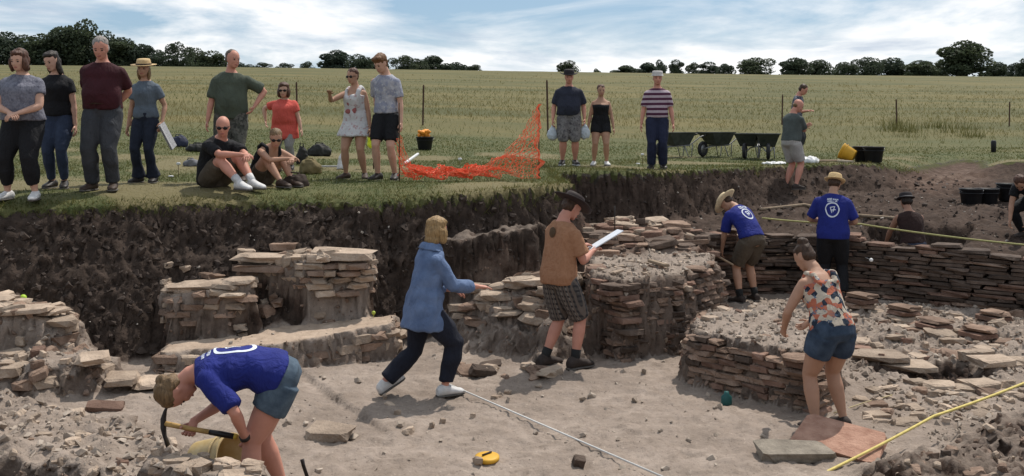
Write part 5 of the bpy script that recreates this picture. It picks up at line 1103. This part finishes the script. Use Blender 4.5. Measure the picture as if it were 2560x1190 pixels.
for i, (px, d, lb) in enumerate(((2158, 20.8, 'black tub standing next to the tipped yellow bucket'), (2184, 20.5, 'wide black tub at the end of the bank beside the soil ramp'))): bucket(lb, on(px, d), .21, .165, .33, BLKP)
for i, (px, d, lb) in enumerate(((2428, 17.8, 'dark tub on the far trench floor nearest the soil ramp'), (2468, 18.0, 'dark tub between two others on the far trench floor'), (2520, 18.1, 'dark tub beside the black topped digger in the far trench'))): bucket(lb, on(px, d), .20, .16, .32, BLKP)

# wheelbarrows
def barrow():
    root = empty('wheelbarrow', (0, 0, 0)); mb = MB()
    def ring(z, x0, x1, w): return [Vector((x0, -w, z)), Vector((x1, -w*.92, z)), Vector((x1, w*.92, z)), Vector((x0, w, z))]
    A = [ring(.30, -.28, .26, .20), ring(.62, -.58, .42, .33), ring(.625, -.60, .44, .35), ring(.60, -.60, .44, .35), ring(.60, -.57, .41, .325), ring(.32, -.27, .25, .19)]
    V_ = [v for r_ in A for v in r_]; Fc = [(3, 2, 1, 0), tuple(20+i for i in range(4))]
    for k in range(5):
        for i in range(4): j = (i+1) % 4; Fc.append((k*4+i, k*4+j, (k+1)*4+j, (k+1)*4+i))
    mb.add(V_, Fc); mb.build('tray', mat('barrow_tray', (.030, .040, .034), .6, .4, 6, .2, c2=(.06, .065, .055)), root, False)
    for sg in (-1, 1):
        mb = MB(); mb.tube([(-.66, sg*.06, .20), (-.40, sg*.12, .27), (.25, sg*.20, .295), (.60, sg*.26, .50), (.92, sg*.28, .58)], .017, 8); mb.build('handle', STEEL, root)
        mb = MB(); mb.tube([(.08, sg*.18, .29), (.20, sg*.22, .01), (.32, sg*.22, .01), (.36, sg*.21, .33)], .015, 8); mb.build('leg', STEEL, root)
        mb = MB(); mb.tube([(.80, sg*.275, .552), (.95, sg*.282, .588)], .022, 8); mb.build('grip', BLKP, root)
    wh = MB(); P = []
    for i in range(25): a = 2*math.pi*i/24; P.append((-.66+.15*math.cos(a), 0, .20+.15*math.sin(a)))
    wh.tube(P, .05, 8, False); w = wh.build('wheel', BLKP, root)
    mb = MB(); mb.lathe([(.001, -.03), (.11, -.03), (.115, 0), (.11, .03), (.001, .03)], 18, Matrix.Translation((-.66, 0, .20)) @ Matrix.Rotation(R(90), 4, 'X')); mb.build('rim', STEEL, w)
    return root
bar0 = barrow()
def copy_tree(o, parent=None):
    c = o.copy(); COL.objects.link(c); c.parent = parent
    for ch in o.children: copy_tree(ch, c)
    return c
for i, (px, d, yw, lb) in enumerate(((1697, 22.6, 25, 'black wheelbarrow half hidden behind the striped T-shirt man'), (1796, 22.9, 32, 'green tray wheelbarrow standing alone between the other barrows'), (1872, 22.3, 66, 'black wheelbarrow with its wheel towards the trench, next to another'), (1918, 21.9, 78, 'black wheelbarrow half hidden by the man in pale shorts'))):
    o = bar0 if i == 0 else copy_tree(bar0); o.location = on(px, d); o.rotation_euler = (0, 0, R(yw)); o.scale = (.74, .78, .92); tag(o, lb, 'wheelbarrow', 'wheelbarrows on the turf')

# orange barrier net, down in the middle, hanging from two stakes
L0, L1 = Vector(XY(1000, 13.75)), Vector(XY(1347, 14.2)); nu, nv = 62, 22; rs = np.random.RandomState(3)
Tp = [(0, .62), (.03, .32), (.06, .16), (.12, .10), (.5, .10), (.62, .14), (.75, .32), (.86, .58), (.95, .88), (1.0, 1.06)]
zl = [hz(*(L0.lerp(L1, i/nu))) for i in range(nu+1)]
N_ = np.zeros((nu+1, nv+1, 3))
for i in range(nu+1):
    u = i/nu; T = np.interp(u, [a for a, b_ in Tp], [b_ for a, b_ in Tp]); g = L0.lerp(L1, u); sl = max(0, 1.0-T)
    for j in range(nv+1):
        v = j/nv; w = math.sin(v*9.5+i*.21)*.5+math.sin(v*17+i*.37+2)*.3; e = rs.normal(size=3)*.012
        N_[i, j] = (g.x+e[0]*1.6+.05*sl*math.sin(v*7+i*.5), g.y-.10+w*.26*sl*.55+e[1], zl[i]+.02+v*T+abs(e[2])+sl*.06*(1+math.sin(i*.55+v*11)))
nm = MB()
def ribbon(a, b_, wd):
    a, b_ = Vector(a), Vector(b_); d = (b_-a); s_ = d.cross(Vector((.2, 1, .1))); s_ = s_.normalized()*wd/2 if s_.length > 1e-6 else Vector((wd/2, 0, 0)); k = len(nm.v); f = d.cross(s_).normalized()*wd*.22
    nm.add([a-s_, a+s_, b_+s_, b_-s_, a+f, b_+f], [(0, 1, 2, 3), (0, 4, 5, 3), (1, 4, 5, 2)])
for i in range(nu+1):
    for j in range(nv+1):
        wd_ = .0105 if 4 < i < 40 else .006
        if i < nu: ribbon(N_[i, j], N_[i+1, j], wd_)
        if j < nv: ribbon(N_[i, j], N_[i, j+1], wd_*.85)
for k in range(4):                       # bunched folds tied at the stakes
    for side in (nu,):
        for j in range(nv): ribbon(N_[side, j]+np.array([.012*k-.02+.01*math.sin(j+k), -.02, 0]), N_[side, j+1]+np.array([.012*k-.02+.01*math.sin(j+1+k), -.02, 0]), .010)
MNET = mat('orange_net', (.90, .16, .075), .5, .15, 10, 0); nr = empty('barrier_net', (L0.x, L0.y, zl[0])); tag(nr, 'orange plastic barrier net sagging to the grass between two stakes', 'net')
no_ = nm.build('mesh', MNET, nr, False); no_.location = -nr.location
for nme, L, z in (('stake', L0, zl[0]), ('stake', L1, zl[-1])):
    mb = MB(); mb.tube([(L.x, L.y-.08, z-.1), (L.x, L.y-.08, z+1.1)], .010, 6); o = mb.build(nme, RUST, nr); o.location = -nr.location

# fence posts across the field edge
for i, (px, top, d, lb) in enumerate(((743, 205, 30, 'iron fence post behind the coral tunic woman'), (1057, 212, 31, 'iron fence post behind the orange heaped bucket'), (1370, 200, 28, 'tall thin iron fence post beside the bush hat man'), (1955, 236, 36, 'iron fence post behind the dark haired man on the turf'), (2242, 248, 35, 'rusty iron fence post standing in uncut grass above the tubs'), (2523, 254, 36, 'rusty iron fence post at the end of the fence'))):
    a = on(px, d); zt = PT(px, top, d).z; mb = MB(); wd = .028
    mb.loft([(Vector((a.x+(z-a.z)*.02*(1 if i % 2 else -1), a.y, z)), EX, Vector((0, 1, 0)), r_, r_) for z, r_ in ((a.z-.2, wd), (zt-.05, wd), (zt, wd*.6))], 6)
    tag(mb.build('fence_post', RUST, None, False), lb, 'fence post', 'posts of the field fence')

# ropes, tape, strings
def line(name, label, pts, r, m, cat, sag=0.0, n=24):
    P = []; pts = [Vector(p) for p in pts]
    for k in range(len(pts)-1):
        for i in range(n): u = i/n; p = pts[k].lerp(pts[k+1], u); p.z -= sag*4*u*(1-u); P.append(p)
    P.append(pts[-1]); mb = MB(); mb.tube(P, r, 7); return tag(mb.build(name, m), label, cat)
ROPE = mat('yellow_rope', (.62, .50, .17), .8, .15, 30, .3)
line('rope', 'yellow rope stretched over the spoil bank in the foreground', [PT(1900, 1262, 6.6), PT(2050, 1188, 7.0), PT(2335, 1040, 7.75), PT(2560, 958, 8.35), PT(2760, 890, 8.9)], .011, ROPE, 'rope', .008)
line('guide_tape', 'faded yellow tape stretched across the wall behind straw hat man', [PT(1905, 545, 14.9), PT(2150, 560, 14.6), PT(2560, 612, 13.5), PT(2700, 630, 13.2)], .014, mat('faded_tape', (.33, .31, .13), .8, .15, 20, 0), 'tape', .02)
P = [PT(1118+(1700-1118)*u, 974+(1213-974)*u, 9.25+(6.72-9.25)*u)+Vector((0, 0, .0)) for u in (0, 1)]; P = [Vector((p.x, p.y, hz(p.x, p.y)+.035)) for p in P]
line('string', 'white string line laid diagonally over the middle mortar floor', P, .0075, mat('white_string', (.58, .57, .55), .8, .1, 20, 0), 'string', 0, 1)
P = [on(px, d, .03) for px, d in ((2152, 11.3), (2190, 10.95), (2240, 10.55))]; line('string', 'short white string running past denim shorts onto the broken floor', P, .008, MATS['white_string'], 'string', 0, 4)
P = [on(px, d, .02) for px, d in ((2085, 8.45), (2160, 8.75), (2230, 9.0))]; line('cord', 'thin tan cord on the floor behind the floral top woman\'s feet', P, .006, mat('tan_cord', (.38, .31, .18), .8, .1, 20, 0), 'cord', 0, 4)
P = [PT(1900, 515, 16.9), PT(2010, 500, 17.3), PT(2130, 520, 16.6), PT(2250, 545, 16.0)]; P = [Vector((p.x, p.y, hz(p.x, p.y)+.05)) for p in P]
line('wooden_batten', 'long weathered batten lying on the soil of the far trench', P, .03, WOOD, 'batten', 0, 6)

# small things on the floor
c = on(1218, 7.28); dk = empty('lid', c); tag(dk, 'round yellow lid with a dark stick lying across it', 'lid')
mb = MB(); mb.lathe([(.001, 0), (.085, 0), (.092, .012), (.090, .03), (.07, .034), (.001, .036)], 26, Matrix.Translation((0, 0, .01)) @ Matrix.Rotation(R(4), 4, 'X')); mb.build('disc', YELP, dk)
mb = MB(); mb.tube([(-.035, -.02, .052), (.03, .045, .056)], .007, 6); mb.build('stick', LEATHER, dk)
for (px, d, lb, r_, c_, nme) in ((58, 10.2, 'lime green ball marker on the dark soil slope', .035, (.42, .62, .06), 'marker_ball'), (934, 10.95, 'small lime green tag on the low footing', .022, (.42, .5, .08), 'marker_tag'), (2178, 13.85, 'white ball pinned to the curved brick wall', .028, (.75, .74, .72), 'marker_ball')):
    a = on(px, d); mb = MB()
    if nme == 'marker_ball' and px > 2000: a = PT(2178, 650, 13.75); mb.tube([a+Vector((0, .02, 0)), a+Vector((0, .25, .01))], .004, 5)
    else: mb.tube([a-Vector((0, 0, .05)), a+Vector((0, 0, .05))], .003, 5)
    mb.ball(a+(Vector((0, 0, .05)) if px < 2000 else Vector()), (r_, r_*.9, r_), None, 12, 8); tag(mb.build(nme, mat('marker_'+nme+str(px), c_, .5, .1, 9, 0)), lb, 'marker')
a = on(1815, 8.78); tr = MB(); tr.loft([(a+Vector((0, -.02, z)), EX, Vector((0, 1, 0)), r1, r2) for z, r1, r2 in ((.0, .04, .035), (.02, .05, .04), (.08, .048, .038), (.10, .025, .025), (.125, .02, .02))], 12); tag(tr.build('water_bottle', mat('teal_plastic', (.018, .085, .082), .4, .1, 8, 0)), 'squat teal bottle in the shade of the mortar block', 'bottle')
mb = MB(); a = PT(758, 1160, 6.6); a = on(775, 6.75); mb.tube([a, a+Vector((-.05, .02, .13)), a+Vector((-.06, .025, .17))], [.013, .013, .015], 8); tag(mb.build('trowel_handle', M_DARK), 'black tool handle sticking up from the floor', 'tool')
mb = MB(); a = on(1537, 13.2); mb.tube([a, a+Vector((0, 0, .42))], .008, 6); tag(mb.build('ranging_rod', DSHOE), 'thin dark rod upright behind the drawing board', 'rod')
def plank(label, a, b_, w, t_, m, name='plank', cat='plank'):
    a, b_ = Vector(a), Vector(b_); d = (b_-a).normalized(); s_, up = frame(d, Vector((0, 0, 1))); mb = MB()
    mb.loft([(a.lerp(b_, u), up, s_, w/2*k, t_/2) for u, k in ((0, .9), (.05, 1), (.95, 1), (1, .85))], 8, True, .5); return tag(mb.build(name, m, None, False), label, cat)
a = on(1625, 11.6, .05); b_ = on(1668, 10.95, .06); plank('weathered plank lying over the edge of the tall rubble block', a, b_, .07, .035, WOOD)
a = on(1772, 13.1, .03); b_ = PT(1832, 662, 13.5); plank('thin forked stick leaning by the stooping man\'s hand', a, b_, .03, .025, WOOD, 'stick', 'stick')
a = on(1735, 13.6, .10); b_ = on(1780, 13.5, .16); plank('short grey board lying in the rubble by the stooping man', a, b_, .08, .03, WOOD, 'board', 'board')

# bags and gear on the turf
def sack(name, label, loc, size, m, cat, seed, strap=True, yaw=0):
    root = empty(name, loc, R(yaw)); tag(root, label, cat); a, b2, h = size; mb = MB()
    mb.loft([(Vector((0, 0, z*h)), EX, Vector((0, 1, 0)), a*k, b2*k) for z, k in ((0, .85), (.12, 1.0), (.5, 1.0), (.8, .75), (1.0, .35))], 14); mb.ball((a*.55, -b2*.3, h*.35), (a*.4, b2*.5, h*.3)); me = remesh(mb, .016, 2); folds(me, .022, 16, seed); obj('body', me, m, root)
    if strap:
        mb = MB(); mb.tube([(-a*.5, 0, h*.75), (-a*.3, -.02, h*1.15), (a*.25, -.01, h*1.1), (a*.5, 0, h*.65)], .010, 6); mb.build('strap', m, root)
sack('bag', 'tan canvas bag on the grass between coral tunic and pointing woman', on(775, 15.3), (.17, .12, .22), mat('tan_canvas', (.16, .125, .06), .9, .3, 9, .4), 'bag', 11)
sack('bag', 'dark brown bag on the grass beside the seated woman\'s feet', on(738, 12.55), (.17, .11, .16), mat('brown_canvas', (.04, .028, .022), .9, .3, 9, .4), 'bag', 12)
sack('rucksack', 'navy rucksack left on the field edge beyond the straw sun hat', on(448, 21.5), (.19, .13, .24), mat('navy_nylon', (.022, .026, .05), .7, .3, 9, .3), 'rucksack', 13)
sack('rucksack', 'black rucksack lying flat left of the sage green man', on(497, 20.5), (.28, .15, .16), mat('black_nylon', (.02, .02, .018), .7, .3, 9, .3), 'rucksack', 14)
sack('bag', 'black bag heaped on the grass right of the coral tunic woman', on(800, 20.0), (.24, .16, .24), MATS['black_nylon'], 'bag', 15)
sack('bag', 'black shoulder bag behind the coral tunic woman\'s elbow', on(755, 17.5), (.09, .08, .34), MATS['black_nylon'], 'bag', 16)
sack('bag', 'grey bag on the grass left of the bald seated man', on(478, 16.6), (.14, .10, .12), mat('grey_nylon', (.13, .13, .14), .8, .3, 9, .3), 'bag', 17)
sack('jacket', 'folded dark jacket on the grass behind the seated pair', on(610, 15.0), (.14, .10, .08), CHAR, 'jacket', 18, False)
sack('plastic_sheet', 'crumpled white plastic sheet on the bank beside pale shorts', on(2022, 20.4), (.22, .14, .13), mat('sheet_white', (.62, .62, .62), .5, .15, 9, .4), 'sheet', 19, False)
sack('plastic_sheet', 'flat pale sheet on the turf edge left of pale shorts', on(1935, 19.6), (.24, .12, .05), MATS['sheet_white'], 'sheet', 20, False)
sack('vest', 'yellow high visibility vest bundled behind the couple', on(934, 16.5, .35), (.09, .07, .34), mat('hi_vis', (.62, .72, .03), .6, .12, 9, .2), 'vest', 21, False)
mb = MB(); a = on(934, 16.5); mb.tube([a-Vector((0, 0, .1)), a+Vector((0, 0, .75))], .012, 6); tag(mb.build('stake', RUST), 'iron stake carrying the yellow vest behind the couple', 'stake')
a = on(855, 16.3); mb = MB(); mb.loft([(a+Vector((0, 0, z)), EX, Vector((0, 1, 0)), r1, r2) for z, r1, r2 in ((.01, .10, .06), (.08, .09, .05), (.2, .05, .03), (.30, .015, .012))], 10); me = remesh(mb, .014, 2); folds(me, .012, 18, 5); tag(obj('paper_bag', me, MATS['sheet_white']), 'white paper bag standing on the grass by the sundress', 'bag')
a = on(768, 16.6, .03); b_ = on(850, 16.4, .05); plank('long pale pole lying on the grass left of the sundress', a, b_, .035, .03, mat('pale_pole', (.40, .40, .38), .6, .2, 9, .2), 'pole', 'pole')
a = on(1012, 17.4, .04); b_ = on(1045, 18.4, .16); plank('white plastic pipe on the grass below the heaped bucket', a, b_, .05, .04, MATS['sheet_white'], 'pipe', 'pipe')
a = on(2095, 20.2, .05); b_ = on(2132, 19.9, .04); plank('pale timber offcut by the tipped yellow bucket', a, b_, .07, .05, mat('pale_timber', (.40, .34, .26), .8, .2, 12, .3), 'offcut', 'timber')
a = on(1990, 20.9, .03); b_ = on(2120, 20.9, .03); plank('brown scaffold board lying behind the pale shorts', a, b_, .2, .04, WOOD, 'board', 'board')
a = on(2484, 25.0); mb = MB(); mb.lathe([(.001, -.05), (.06, -.05), (.065, .26), (.05, .30), (.001, .31)], 14, Matrix.Translation(a)); tag(mb.build('drum', BLKP), 'upright black drum on the bank behind the far tubs', 'drum')
for (px, d, lb) in ((446, 14.2, 'white tag marker on a wire pin beside the straw sun hat woman'), (1150, 16.2, 'white tag marker on a wire pin beyond the orange net'), (1606, 19.0, 'white tag marker on a wire pin by the striped T-shirt man'), (645, 17.0, 'white tag marker on a wire pin behind the seated woman')):
    a = on(px, d); root = empty('tag_marker', a); tag(root, lb, 'marker'); mb = MB(); mb.tube([(0, 0, -.05), (0, 0, .2)], .004, 5); mb.build('pin', RUST, root); mb = MB(); mb.ball((0, 0, .2), (.035, .012, .022), None, 10, 6); mb.build('tag', MATS['sheet_white'], root); mb = MB(); mb.ball((-.09, -.05, .02), (.045, .03, .015), None, 10, 6); mb.build('disc', MATS['sheet_white'], root)
